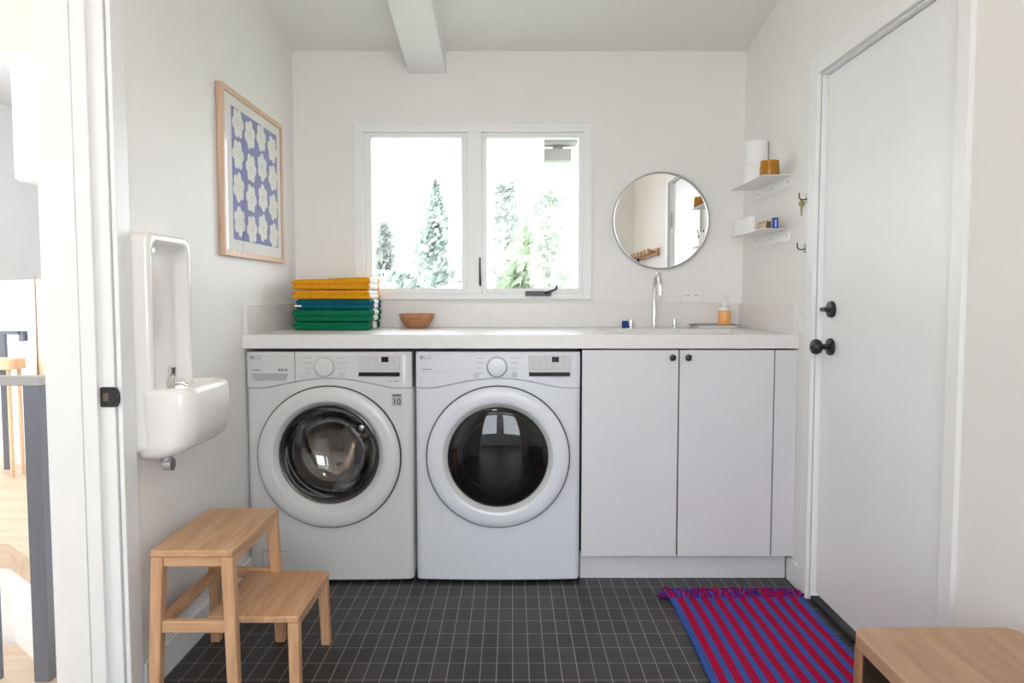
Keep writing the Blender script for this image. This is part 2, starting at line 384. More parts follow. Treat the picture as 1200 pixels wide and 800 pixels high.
part('hall_casing', bm, M['trim'], t, bevel=0.002)
bm = BM()
poly = rrect(-1.122, -1.078, 0.868, 0.923, 0.006)
prism(bm, poly, 'Y', 1.9965, 2.001)
tube(bm, [(-1.079, 1.9985, 0.871), (-1.071, 1.996, 0.871+0.012), (-1.069, 1.9955, 0.895), (-1.071, 1.996, 0.908), (-1.079, 1.9985, 0.92)], 0.004, 8)
sp = part('strike_plate', bm, M['black'], t, 'dark metal strike plate', bevel=0.001)
bm = BM(); prism(bm, rrect(-1.113, -1.098, 0.884, 0.907, 0.003), 'Y', 1.9955, 1.9975); part('latch_hole', bm, M['bark'], sp)

# right door
t = thing('door_1', (1.165, 2.36, 0), 'closed white flush door with black knob in the right wall', 'door', kind='structure')
bm = BM(); box(bm, 1.172, 1.212, 1.936, 2.786, 0.028, 1.985); part('door_leaf', bm, M['door'], t, bevel=0.002)
def knob(parent):
    bm = BM(); lathe(bm, [(0.031, 0), (0.032, -0.004), (0.030, -0.012), (0.016, -0.016)], (1.1715, 2.70, 0.985), 'X', 32)
    r = part('rose', bm, M['black'], parent, bevel=0)
    bm = BM(); lathe(bm, [(0.011, 0), (0.010, -0.016), (0.014, -0.022), (0.024, -0.028), (0.0285, -0.038), (0.0285, -0.046), (0.024, -0.056), (0.013, -0.062), (0.002, -0.064)], (1.157, 2.70, 0.985), 'X', 32)
    part('door_knob', bm, M['black'], parent)
    bm = BM(); lathe(bm, [(0.030, 0), (0.031, -0.006), (0.028, -0.014), (0.015, -0.018)], (1.1715, 2.70, 1.122), 'X', 32)
    d = part('deadbolt', bm, M['black'], parent)
    bm = BM(); prism(bm, rrect(2.676, 2.724, 1.114, 1.130, 0.007), 'X', 1.134, 1.156); part('thumb_turn', bm, M['black'], d, bevel=0.003)
knob(t)
for z0, z1, m in ((1.672, 1.776, 'silver'), (0.939, 1.035, 'pale'), (0.24, 0.335, 'silver')):
    bm = BM(); lathe(bm, [(0.0045, 0), (0.0045, z1-z0)], (1.1665, 1.931, z0), 'Z', 12)
    for k in (0.2, 0.4, 0.6, 0.8): lathe(bm, [(0.005, -0.001), (0.005, 0.001)], (1.1665, 1.931, z0+(z1-z0)*k), 'Z', 12)
    part('hinge', bm, M[m], t)
t = thing('trim_2', (1.15, 2.36, 0), 'white jamb and flat casing around the right hand door', 'door frame', kind='structure')
bm = BM(); box(bm, 1.152, 1.30, 2.788, 2.805, 0.0, RZ); box(bm, 1.152, 1.30, 1.915, 1.9265, 0.0, RZ); box(bm, 1.152, 1.30, 1.9265, 2.788, 1.988, RZ)
part('jamb', bm, M['trim'], t, bevel=0.001)
bm = BM(); box(bm, XR-0.016, XR, 2.794, 2.866, 0, 1.994+0.07); box(bm, XR-0.016, XR, 1.868, 1.924, 0, 1.994+0.07); box(bm, XR-0.016, XR, 1.924, 2.794, 1.994, 1.994+0.07)
part('casing', bm, M['trim'], t, bevel=0.002)
bm = BM(); box(bm, 1.152, 1.29, 1.928, 2.787, 0.0, 0.018); part('threshold', bm, M['rubber'], t, 'black threshold strip', bevel=0.004)

# ------------------------------------------------------------------ window
t = thing('window_1', (-0.193, YB, WZ0), 'white framed two pane window above the counter', 'window', kind='structure')
def ring(bm, x0, x1, z0, z1, w, ya, yb, wb=None, wt=None, wl=None, wr=None):
    wb = w if wb is None else wb; wt = w if wt is None else wt; wl = w if wl is None else wl; wr = w if wr is None else wr
    box(bm, x0, x0+wl, ya, yb, z0, z1); box(bm, x1-wr, x1, ya, yb, z0, z1)
    box(bm, x0+wl, x1-wr, ya, yb, z0, z0+wb); box(bm, x0+wl, x1-wr, ya, yb, z1-wt, z1)
bm = BM(); ring(bm, WX0, WX1, WZ0, WZ1, 0.041, YB-0.012, YB+0.12, wb=0.024, wt=0.044, wl=0.046, wr=0.040)
ring(bm, WX0-0.004, WX1+0.004, WZ0-0.004, WZ1+0.004, 0.008, YB-0.018, YB)
box(bm, -0.222, -0.149, YB-0.012, YB+0.12, WZ0+0.024, WZ1-0.044)
part('window_frame', bm, M['trim'], t, bevel=0.002)
for nm, x0, x1, wl, wr, wb in (('fixed', -0.733, -0.222, 0.034, 0.030, 0.028), ('casement', -0.149, 0.353, 0.024, 0.022, 0.028)):
    bm = BM(); ring(bm, x0, x1, WZ0+0.024, WZ1-0.044, 0.025, YB+0.012, YB+0.06, wb=wb, wt=0.024, wl=wl, wr=wr)
    s = part('sash', bm, M['trim'], t, bevel=0.002)
    bm = BM(); box(bm, x0+wl-0.003, x1-wr+0.003, YB+0.034, YB+0.038, WZ0+0.024+wb-0.003, WZ1-0.066)
    part('pane', bm, M['pane'], s, smooth=0)
bm = BM(); tube(bm, [(-0.158, YB-0.016, 1.226), (-0.158, YB-0.024, 1.236), (-0.159, YB-0.026, 1.30), (-0.159, YB-0.02, 1.362)], [0.005, 0.0055, 0.005, 0.004], 10)
box(bm, -0.163, -0.153, YB-0.02, YB-0.011, 1.222, 1.25)
part('latch_lever', bm, M['black'], t, 'black latch lever')
bm = BM(); prism(bm, rrect(0.066, 0.195, 1.172, 1.196, 0.005), 'Y', YB-0.034, YB-0.012)
tube(bm, [(0.165, YB-0.034, 1.187), (0.172, YB-0.044, 1.19), (0.20, YB-0.046, 1.199), (0.217, YB-0.046, 1.205)], [0.009, 0.008, 0.006, 0.0055], 10)
tube(bm, [(0.217, YB-0.046, 1.202), (0.222, YB-0.05, 1.225)], [0.006, 0.005], 10)
part('crank_handle', bm, M['black'], t, 'black folding crank handle', bevel=0.002)

# ------------------------------------------------------------------ counter with backsplash and sink
YF = 2.955
t = thing('countertop', (0.035, 3.3, 0.961), 'long white countertop with upstand over the washer, dryer and cabinet', 'countertop')
SX0, SX1, SY0, SY1 = 0.395, 1.02, 3.09, 3.45
bm = BM()
box(bm, XL, SX0, YF, YB-0.001, 0.961, 1.016); box(bm, SX1, XR, YF, YB-0.001, 0.961, 1.016)
box(bm, SX0, SX1, YF, SY0, 0.961, 1.016); box(bm, SX0, SX1, SY1, YB-0.001, 0.961, 1.016)
bmesh.ops.remove_doubles(bm, verts=bm.verts, dist=1e-5)
part('slab', bm, M['quartz'], t, smooth=0)
bm = BM(); box(bm, XL, XL+0.018, YF+0.008, YB-0.019, 1.016, 1.137); part('upstand', bm, M['quartz'], t, bevel=0.002)
bm = BM(); box(bm, XL, XR, YB-0.018, YB-0.001, 1.016, 1.137); part('upstand', bm, M['quartz'], t, bevel=0.002)
bm = BM(); box(bm, XR-0.018, XR, YF+0.008, YB-0.019, 1.016, 1.137); part('upstand', bm, M['quartz'], t, bevel=0.002)
bm = BM()
def rz(x0, x1, y0, y1, r, z): return [(p[0], p[1], z) for p in rrect(x0, x1, y0, y1, r)]
loft(bm, [rz(SX0-0.012, SX1+0.012, SY0-0.012, SY1+0.012, 0.02, 0.958), rz(SX0, SX1, SY0, SY1, 0.02, 0.961), rz(SX0, SX1, SY0, SY1, 0.02, 0.9605), rz(SX0+0.004, SX1-0.004, SY0+0.004, SY1-0.004, 0.03, 0.85),
          rz(SX0+0.02, SX1-0.02, SY0+0.02, SY1-0.02, 0.05, 0.835)], cap0=False)
part('sink_basin', bm, M['porcelain'], t, 'white undermount sink basin')

# ------------------------------------------------------------------ cabinet
t = thing('base_cabinet', (0.716, 3.3, 0), 'pale lilac grey cabinet with two doors under the sink', 'cabinet')
bm = BM(); box(bm, 0.288, 0.306, 2.978, 3.68, 0.112, 0.955); box(bm, 1.128, 1.146, 2.978, 3.68, 0.112, 0.955); box(bm, 0.306, 1.128, 2.978, 3.68, 0.112, 0.130); box(bm, 0.306, 1.128, 3.66, 3.68, 0.13, 0.955); box(bm, 0.655, 0.690, 2.978, 2.996, 0.13, 0.955); box(bm, 1.04, 1.075, 2.978, 2.996, 0.13, 0.955); box(bm, 0.306, 1.128, 2.978, 2.996, 0.925, 0.955); part('carcass', bm, M['cab_edge'], t)
for x0, x1, kx in ((0.283, 0.6695, 0.643), (0.6755, 1.0545, 0.706)):
    bm = BM(); box(bm, x0, x1, 2.958, 2.977, 0.110, 0.954); d = part('door', bm, M['cabinet'], t, bevel=0.0012)
    bm = BM(); lathe(bm, [(0.006, 0), (0.006, -0.012), (0.0125, -0.014), (0.0135, -0.019), (0.012, -0.024), (0.004, -0.026)], (kx, 2.958, 0.925), 'Y', 24); part('knob', bm, M['black'], d, 'round black knob')
bm = BM(); box(bm, 1.0595, 1.149, 2.958, 2.977, 0.110, 0.954); part('filler_panel', bm, M['cabinet'], t, bevel=0.0012)
bm = BM(); box(bm, 0.283, 1.136, 3.01, 3.028, 0.0, 0.112); part('toe_kick', bm, M['cabinet'], t)

# ------------------------------------------------------------------ washer and dryer
def machine(name, x0, x1, cz, label, cat, dryer):
    t = thing(name, ((x0+x1)/2, 3.3, 0), label, cat)
    en = M['enamel_lit'] if dryer else M['enamel']
    cx = (x0+x1)/2; yf = 2.962
    # front skin in plan: slightly bowed with rounded corners
    def plan(z, sh=0.0):
        pts = []
        for i in range(25):
            s = i/24; x = x0+sh+(x1-x0-2*sh)*s
            e = min(s, 1-s)*(x1-x0)
            y = yf - 0.012*(1-(2*s-1)**2) + (0.016*(1-min(e/0.018, 1))**2) + sh
            pts.append((x, y, z))
        return pts + [(x1-sh, 3.66-sh, z), (x0+sh, 3.66-sh, z)]
    def arc(x): return 0.800 + 0.040*max(0.0, math.cos(min(1, abs(x-cx)/0.27)*PI/2))**1.3
    bm = BM(); rings = []; P = plan(0)
    xs = sorted(set([x0, x0+0.002, x0+0.006, x0+0.012, x0+0.02, x1-0.02, x1-0.012, x1-0.006, x1-0.002, x1] + [x0+0.02+(x1-x0-0.04)*i/40 for i in range(41)]))
    for x in xs:
        s = (x-x0)/(x1-x0); e = min(x-x0, x1-x); y = yf - 0.012*(1-(2*s-1)**2) + 0.016*(1-min(e/0.018, 1))**2; za = arc(x)
        rings.append([(x, y+0.006, 0.012), (x, y+0.001, 0.016), (x, y, 0.024), (x, y, za-0.003), (x, y+0.003, za), (x, 3.66, za), (x, 3.66, 0.012)])
    loft(bm, rings); body = part('body', bm, en, t)
    cb = BM(); lathe(cb, [(0.212, -0.2), (0.212, 0.028), (0.288, 0.040), (0.288, 0.58)], (cx, yf-0.012, cz), 'Y', 72)
    cutter = finish(cb, 'cutter', en, (0, 0, 0), smooth=0)
    md = body.modifiers.new('opening', 'BOOLEAN'); md.operation = 'DIFFERENCE'; md.object = cutter; md.solver = 'EXACT'
    cutter.location = (0, 0, 0); bpy.context.view_layer.update()
    dg = bpy.context.evaluated_depsgraph_get(); nm = bpy.data.meshes.new_from_object(body.evaluated_get(dg))
    body.modifiers.clear(); body.data = nm; nm.shade_smooth(); nm.set_sharp_from_angle(angle=math.radians(35)); bpy.data.objects.remove(cutter)
    def fy(x):
        s = (x-x0)/(x1-x0); return yf - 0.012*(1-(2*s-1)**2)
    # control panel above an arched seam
    n = 36; lo = []; hi = []
    for i in range(n+1):
        s = i/n; x = x0+0.001+(x1-x0-0.002)*s; d = abs(x-cx)
        z = arc(x) + 0.001
        lo.append((x, z)); hi.append((x, 0.947))
    bm = BM()
    rings = []
    for (x, z), (_, zt) in zip(lo, hi):
        y = fy(x); e = min((x-x0), (x1-x))
        y += 0.014*(1-min(e/0.018, 1))**2
        rings.append([(x, y, z), (x, y-0.004, z+0.004), (x, y-0.003, zt-0.012), (x, y+0.006, zt), (x, 3.66, zt), (x, 3.66, z-0.03 if False else z)])
    loft(bm, rings); part('control_panel', bm, en, t)
    for fx in (x0+0.06, x1-0.06):
        for fyy in (3.03, 3.6):
            bm = BM(); lathe(bm, [(0.022, 0), (0.022, 0.008), (0.012, 0.012), (0.012, 0.02)], (fx, fyy, 0), 'Z', 16); part('foot', bm, M['rubber'], t)
    # door: gasket gap, ring, bezel, glass
    c = (cx, fy(cx), cz)
    bm = BM(); lathe(bm, [(0.291, 0.012), (0.291, -0.0035), (0.284, -0.0045), (0.270, -0.004)], c, 'Y', 72, cap0=False, cap1=False); part('door_gasket', bm, M['rubber'], t)
    bm = BM(); lathe(bm, [(0.2865, 0.0), (0.2868, -0.010), (0.284, -0.018), (0.277, -0.024), (0.262, -0.0275), (0.243, -0.0285), (0.232, -0.0275)], c, 'Y', 72, cap0=False, cap1=False)
    gr = 0.202; gz = cz + (0.012 if not dryer else 0.0)
    # bezel blends to a (slightly raised) glass opening
    ce = (cx, c[1], cz); rg = []
    for k, (r, h, f) in enumerate(((0.232, -0.0275, 0), (0.222, -0.024, 0.4), (0.209, -0.012, 1), (0.203, -0.006, 1), (0.203, 0.02, 1))):
        rg.append(circ((cx, c[1]+h, cz+(gz-cz)*f), r, 'Y', 72))
    loft(bm, rg[:2], False, False); d = part('door', bm, en, t, smooth=60)
    bm = BM(); loft(bm, rg[1:], False, False); part('bezel', bm, M['pale'] if not dryer else M['silver'] if 0 else M['pale'], d, smooth=60)
    gc = (cx, c[1], gz)
    if dryer:
        bm = BM(); lathe(bm, [(0.203, -0.006), (0.198, -0.010), (0.185, -0.015), (0.165, -0.0205), (0.14, -0.0255), (0.11, -0.030), (0.08, -0.033), (0.04, -0.0353), (0.0, -0.036)], gc, 'Y', 72, cap0=False)
        part('door_glass', bm, M['dryglass'], d, 'dark tinted round glass', smooth=60)
        bm = BM(); lathe(bm, [(0.205, 0.004), (0.196, 0.006), (0.172, 0.02), (0.168, 0.05)], gc, 'Y', 72, cap0=False, cap1=False); part('inner_rim', bm, M['rubber'], d)
        bm = BM()
        tube(bm, [(cx+0.148*math.cos(a), c[1]+0.012, gz+0.148*math.sin(a)) for a in [PI*2*i/64 for i in range(65)]], 0.0025, 8)
        part('seal_ring', bm, M['steel'], d)
        bm = BM(); lathe(bm, [(0.168, 0.05), (0.19, 0.07), (0.25, 0.10), (0.25, 0.45), (0.0, 0.46)], gc, 'Y', 48, cap0=False); part('drum', bm, M['rubber'], t)
    else:
        bm = BM(); lathe(bm, [(0.203, -0.008), (0.199, -0.011), (0.193, -0.009), (0.187, 0.004), (0.180, 0.022), (0.174, 0.030), (0.170, 0.046), (0.160, 0.064), (0.155, 0.068), (0.148, 0.082), (0.130, 0.099), (0.110, 0.112), (0.085, 0.123), (0.06, 0.130), (0.03, 0.1345), (0.0, 0.136)], gc, 'Y', 72, cap0=False)
        part('door_glass', bm, M['washglass'], d, 'smoked glass bowl', smooth=60)
        bm = BM(); lathe(bm, [(0.203, 0.004), (0.195, 0.018), (0.178, 0.035)], gc, 'Y', 72, cap0=False, cap1=False); part('inner_rim', bm, M['rubber'], d)
        bm = BM(); lathe(bm, [(0.20, 0.03), (0.185, 0.04), (0.178, 0.065), (0.19, 0.09), (0.186, 0.115), (0.21, 0.135)], gc, 'Y', 64, cap0=False, cap1=False); part('door_boot', bm, M['rubber'], t)
        bm = BM(); lathe(bm, [(0.21, 0.135), (0.245, 0.145), (0.25, 0.20), (0.25, 0.50), (0.235, 0.52), (0.12, 0.505), (0.07, 0.48), (0.0, 0.475)], gc, 'Y', 64, cap0=False)
        dr = part('drum', bm, M['drum'], t, 'steel drum')
        for a in (0.5, 2.6, 4.7):
            bm = BM(); pts = []
            ca, sa = math.cos(a), math.sin(a)
            for s in range(9):
                y = 0.16 + 0.32*s/8; r = 0.205 - 0.02*math.sin(PI*s/8)
                pts.append((cx+ca*r, c[1]+y, gz+sa*r))
            tube(bm, pts, [0.03+0.012*math.sin(PI*s/8) for s in range(9)], 12); part('paddle', bm, M['pale'], dr)
        bm = BM(); lathe(bm, [(0.055, 0.47), (0.05, 0.455), (0.03, 0.445), (0.0, 0.44)], (cx+0.03, c[1], gz+0.02), 'Y', 32, cap0=False); part('drum_hub', bm, M['chrome'], dr)
        # small kick-plate flap low on the left
        bm = BM(); prism(bm, rrect(x0+0.055, x0+0.20, 0.05, 0.132, 0.004), 'Y', fy(x0+0.13)-0.0005, fy(x0+0.13)+0.004)
        ring_ = part('service_flap', bm, en, t)
        bm = BM()
        for a0, a1, b0, b1 in ((0.053, 0.055, 0.048, 0.134), (0.20, 0.202, 0.048, 0.134), (0.053, 0.202, 0.132, 0.134)): box(bm, x0+a0, x0+a1, fy(x0+0.13)-0.001, fy(x0+0.13)+0.001, b0, b1)
        part('seam', bm, M['greyprint'], ring_)
    # controls
    def yy(x, e=0.0045): return fy(x) - e
    dx = cx - 0.012 if not dryer else cx - 0.004
    bm = BM(); lathe(bm, [(0.043, 0.0), (0.043, -0.002), (0.0385, -0.0025)], (dx, yy(dx), 0.888), 'Y', 48); part('dial_ring', bm, M['pale'] if not dryer else M['silver'], t)
    bm = BM(); lathe(bm, [(0.038, 0), (0.038, -0.012), (0.035, -0.018), (0.030, -0.0195), (0.0, -0.0195)], (dx, yy(dx), 0.888), 'Y', 48, cap1=False); part('dial', bm, en, t)
    for sgn in (-1, 1):
        bm = BM()
        for k in range(4):
            z = 0.924 - k*0.0205; w = (0.030, 0.033, 0.026, 0.020)[k]; xx = dx + sgn*(0.070)
            box(bm, xx-w/2, xx+w/2, yy(xx)-0.0006, yy(xx)+0.002, z-0.0012, z+0.0012)
        part('programme_marks', bm, M['paleprint'], t)
    bx = dx+0.071
    bm = BM(); lathe(bm, [(0.0125, 0.0), (0.0125, -0.003), (0.010, -0.004)], (bx, yy(bx), 0.858), 'Y', 28); b_ = part('start_button', bm, M['pale'], t)
    bm = BM(); prism(bm, [(bx-0.005, 0.8605), (bx-0.005, 0.8555), (bx-0.001, 0.858)], 'Y', yy(bx)-0.0047, yy(bx)-0.003); box(bm, bx, bx+0.0012, yy(bx)-0.0047, yy(bx)-0.003, 0.8555, 0.8605); box(bm, bx+0.0022, bx+0.0034, yy(bx)-0.0047, yy(bx)-0.003, 0.8555, 0.8605); part('start_mark', bm, M['greyprint'], b_)
    bx = dx-0.082
    bm = BM(); lathe(bm, [(0.0125, 0.0), (0.0125, -0.003), (0.010, -0.004)], (bx, yy(bx), 0.855), 'Y', 28); part('power_button', bm, M['pale'], t)
    px0, px1 = x0+0.455, x0+0.622
    yp = min(yy(px0), yy(px1)) + 0.001
    bm = BM(); prism(bm, rrect(px0, px1, 0.862, 0.934, 0.003), 'Y', yp-0.0015, yp+0.006); dsp = part('display_panel', bm, M['pale'], t, bevel=0.0008)
    bm = BM(); box(bm, px0+0.002, px1-0.001, yp-0.0035, yp+0.004, 0.850, 0.866); part('touch_strip', bm, M['blackgloss'], dsp, 'black touch strip', bevel=0.0008)
    sx = px0+0.094
    bm = BM(); box(bm, sx, sx+0.028, yp-0.0025, yp, 0.907, 0.928); part('screen', bm, M['blackgloss'], dsp, 'small dark screen')
    bm = BM()
    for k in range(4):
        if k == 3: part('display_marks', bm, M['paleprint'], dsp); bm = BM()
        for q in range(3):
            xa = px0+0.012+k*0.027 + (0.045 if k == 3 else 0); box(bm, xa, xa+0.012, yp-0.0021, yp-0.001, 0.921-q*0.010, 0.9225-q*0.010)
    part('display_marks', bm, M['paleprint'], dsp); bm = BM()
    for k in range(6): box(bm, px0+0.010+k*0.026, px0+0.026+k*0.026, yp-0.0021, yp-0.001, 0.877, 0.8783)
    part('key_marks', bm, M['paleprint'], dsp)
    text('lettering', 'LG', 0.024, (x0+0.036, yy(x0+0.05)-0.0004, 0.917), M['paleprint'], t)
    bm = BM(); lathe(bm, [(0.0085, 0.001), (0.0085, -0.0006)], (x0+0.026, yy(x0+0.03), 0.925), 'Y', 24); part('round_logo', bm, M['paleprint'], t)
    if not dryer:
        drx = x0+0.202
        bm = BM(); box(bm, drx-0.0012, drx+0.0012, yy(drx)-0.0006, yy(drx)+0.003, 0.824, 0.946); part('drawer_seam', bm, M['greyprint'], t)
        bm = BM(); hz0, hz1 = 0.833, 0.860; a, b = x0+0.027, x0+0.175; ym = yy(x0+0.14)
        hexa(bm, [(a+0.012, ym-0.0012, hz0), (b-0.012, ym-0.0012, hz0), (b-0.012, ym+0.003, hz0), (a+0.012, ym+0.003, hz0)],
             [(a, ym-0.0012, hz1), (b, ym-0.0012, hz1), (b, ym+0.003, hz1), (a, ym+0.003, hz1)])
        part('drawer_pull', bm, M['silver'], t, 'grey recessed drawer pull')
        bm = BM(); box(bm, x0+0.026, x0+0.062, ym-0.0012, ym+0.002, 0.8735, 0.8765); part('model_mark', bm, M['greyprint'], t)
        bm = BM()
        for k, w in enumerate((0.010, 0.008, 0.009)): box(bm, x0+0.134+k*0.0135, x0+0.134+k*0.0135+w, ym-0.0012, ym+0.002, 0.871, 0.880)
        part('care_mark', bm, M['greyprint'], t)
        bm = BM()
        for k, w in enumerate((0.006, 0.004, 0.02)): box(bm, x1-0.094+k*0.011, x1-0.094+k*0.011+w, yy(x1-0.07)-0.0006, yy(x1-0.07)+0.004, 0.828, 0.8315)
        part('model_mark', bm, M['greyprint'], t)
        s0, s1 = x1-0.081, x1-0.040; ys = fy(x1-0.06)
        bm = BM(); box(bm, s0, s1, ys-0.0015, ys+0.004, 0.728, 0.779); st = part('sticker', bm, M['silver'], t, 'grey sticker reading 10')
        text('sticker_number', '10', 0.033, ((s0+s1)/2, ys-0.002, 0.735), M['rubber'], st, align='CENTER')
        bm = BM(); box(bm, s0+0.004, s1-0.004, ys-0.0022, ys-0.0012, 0.7690, 0.7735); part('sticker_band', bm, M['rubber'], st)
    else:
        bm = BM(); ym = yy(x0+0.10); box(bm, x0+0.028, x0+0.066, ym-0.0006, ym+0.002, 0.8765, 0.879); part('model_mark', bm, M['greyprint'], t)
        bm = BM(); box(bm, x0+0.026, x0+0.178, ym-0.0006, ym+0.002, 0.868, 0.8695); box(bm, x0+0.1765, x0+0.178, ym-0.0006, ym+0.002, 0.8695, 0.890); part('panel_line', bm, M['pale'], t)
    return t
machine('washing_machine', -1.072, -0.404, 0.522, 'white front loading washer with round glass door, left of the dryer', 'washing machine', False)
machine('tumble_dryer', -0.389, 0.276, 0.522, 'white dryer with darker round door between washer and cabinet', 'dryer', True)

# ------------------------------------------------------------------ drinking fountain
t = thing('drinking_fountain', (XL, 2.22, 0.70), 'white porcelain drinking fountain hung on the left wall', 'drinking fountain')
bm = BM()
def ryz(x, a0, a1, b0, b1, r): return [(x, p[0], p[1]) for p in rrect(a0, a1, b0, b1, r, 8)]
P0, P1, Q0, Q1 = 2.080, 2.362, 0.715, 1.352
loft(bm, [ryz(XL+0.001, P0, P1, Q0, Q1, 0.03), ryz(XL+0.045, P0, P1, Q0, Q1, 0.03), ryz(XL+0.056, P0+0.004, P1-0.004, Q0+0.004, Q1-0.004, 0.03), ryz(XL+0.060, P0+0.012, P1-0.012, Q0+0.01, Q1-0.012, 0.032),
          ryz(XL+0.059, P0+0.022, P1-0.022, Q0+0.15, Q1-0.024, 0.036), ryz(XL+0.052, P0+0.028, P1-0.028, Q0+0.155, Q1-0.030, 0.038), ryz(XL+0.028, P0+0.036, P1-0.036, Q0+0.16, Q1-0.042, 0.04), ryz(XL+0.022, P0+0.05, P1-0.05, Q0+0.17, Q1-0.06, 0.04)])
part('back_panel', bm, M['porcelain'], t, smooth=70)
bm = BM()
def pl(z, xf, grow=0.0, xb=XL+0.001, r=0.05):
    return [(p[0], p[1], z) for p in rrect(xb, xf, 2.080-grow, 2.395+grow, r, 8)]
loft(bm, [pl(0.700, -1.02, -0.035, r=0.02), pl(0.704, -0.995, -0.015, r=0.03), pl(0.718, -0.955, 0.0, r=0.045), pl(0.742, -0.922, 0.002, r=0.055), pl(0.78, -0.910, 0.004, r=0.058), pl(0.85, -0.905, 0.006, r=0.058), pl(0.888, -0.908, 0.005, r=0.056), pl(0.902, -0.914, 0.0, r=0.052), pl(0.908, -0.926, -0.010, r=0.045),
          pl(0.906, -0.938, -0.022, XL+0.04, r=0.04), pl(0.895, -0.948, -0.032, XL+0.048, r=0.04), pl(0.865, -0.958, -0.05, XL+0.06, r=0.035), pl(0.852, -0.975, -0.075, XL+0.08, r=0.03)])
part('basin', bm, M['porcelain'], t, smooth=70)
bm = BM(); tube(bm, [(-1.0, 2.150, 0.862), (-0.998, 2.146, 0.905), (-0.992, 2.140, 0.935), (-0.985, 2.132, 0.968)], [0.014, 0.013, 0.012, 0.011], 16)
tube(bm, [(-0.988, 2.145, 0.915), (-0.965, 2.15, 0.918), (-0.952, 2.155, 0.908)], [0.008, 0.007, 0.006], 12); part('bubbler_spout', bm, M['chrome'], t, 'chrome bubbler spout')
bm = BM(); lathe(bm, [(0.009, 0), (0.0085, 0.012), (0.005, 0.016), (0.005, 0.022), (0.008, 0.023), (0.007, 0.028)], (XL+0.020, 2.137, 1.302), 'X', 20); part('valve_button', bm, M['chrome'], t, 'small chrome button')
bm = BM(); lathe(bm, [(0.016, 0.03), (0.016, 0.0)], (-1.005, 2.125, 0.68), 'Z', 20); lathe(bm, [(0.019, -0.012), (0.019, 0.012)], (-1.000, 2.125, 0.682), 'X', 20); part('drain_fitting', bm, M['steel'], t, 'metal drain fitting')

# ------------------------------------------------------------------ framed print
t = thing('framed_print', (XL, 3.07, 1.635), 'framed print of cream flowers on periwinkle blue on the left wall', 'picture')
FY0, FY1, FZ0, FZ1 = 2.735, 3.445, 1.322, 1.952
bm = BM(); fx0, fx1, w = XL+0.002, XL+0.025, 0.022
box(bm, fx0, fx1, FY0, FY0+w, FZ0, FZ1); box(bm, fx0, fx1, FY1-w, FY1, FZ0, FZ1); box(bm, fx0, fx1, FY0+w, FY1-w, FZ0, FZ0+w); box(bm, fx0, fx1, FY0+w, FY1-w, FZ1-w, FZ1)
part('frame', bm, M['frame'], t, bevel=0.0015)
bm = BM(); xm = XL+0.017
box(bm, XL+0.004, xm, FY0+w-0.003, FY1-w+0.003, FZ0+w-0.003, FZ1-w+0.003, 0)
A0, A1, B0, B1 = 2.838, 3.378, 1.388, 1.892
def flat(bm, pts, x, mi): bm.faces.new([bm.verts.new((x, p[0], p[1])) for p in pts]).material_index = mi
flat(bm, [(A0, B0), (A1, B0), (A1, B1), (A0, B1)], xm+0.0006, 1)
cw, chh = (A1-A0)/4, (B1-B0)/4
for i in range(4):
    for j in range(4):
        fa = A0 + cw*(i+0.5) + random.uniform(-0.006, 0.006); fb = B0 + chh*(j+0.5) + (0.014 if i % 2 == 0 else -0.012) + random.uniform(-0.006, 0.006)
        ph = random.uniform(0, 1.0); R = 0.0595; pts = []
        for k in range(84):
            a = 2*PI*k/84; best = 0.42*R
            for q in range(6):
                d = a-ph-q*PI/3; c_ = 0.62*R; p_ = 0.36*R; dd = p_*p_-(c_*math.sin(d))**2
                if dd > 0 and math.cos(d) > 0: best = max(best, c_*math.cos(d)+math.sqrt(dd))
            pts.append((min(A1, max(A0, fa+1.06*best*math.cos(a))), min(B1, max(B0, fb+1.02*best*math.sin(a)))))
        flat(bm, pts, xm+0.0012 + 0.00005*(i*4+j), 2)
        for q in range(3):
            a = ph + q*2.1; qa, qb = fa+0.009*math.cos(a), fb+0.010*math.sin(a)
            flat(bm, [(qa+0.0032*math.cos(2*PI*s/8), qb+0.0032*math.sin(2*PI*s/8)) for s in range(8)], xm+0.0024, 4 if (q == 0 and (i+j) % 3 == 0) else 3)
part('print_sheet', bm, [M['paper'], M['blueprint'], M['whiteprint'], M['inkdot'], M['orangedot']], t, smooth=0)
bm = BM(); box(bm, XL+0.0208, XL+0.0222, FY0+w-0.003, FY1-w+0.003, FZ0+w-0.003, FZ1-w+0.003); part('picture_glass', bm, M['artglass'], t, smooth=0)

# ------------------------------------------------------------------ round mirror
mc = (0.737, YB, 1.543)
t = thing('round_mirror', mc, 'round mirror with thin metal frame above the faucet', 'mirror')
bm = BM(); loft(bm, [circ((mc[0], y, mc[2]), r, 'Y', 96) for r, y in ((0.236, YB-0.001), (0.239, YB-0.004), (0.239, YB-0.030), (0.237, YB-0.032), (0.2325, YB-0.032), (0.2315, YB-0.030), (0.2315, YB-0.018))], False, False)
part('mirror_frame', bm, M['steel'], t, smooth=50)
bm = BM(); loft(bm, [circ((mc[0], y, mc[2]), 0.2325, 'Y', 96) for y in (YB-0.006, YB-0.020)]); part('mirror_glass', bm, M['mirror'], t)

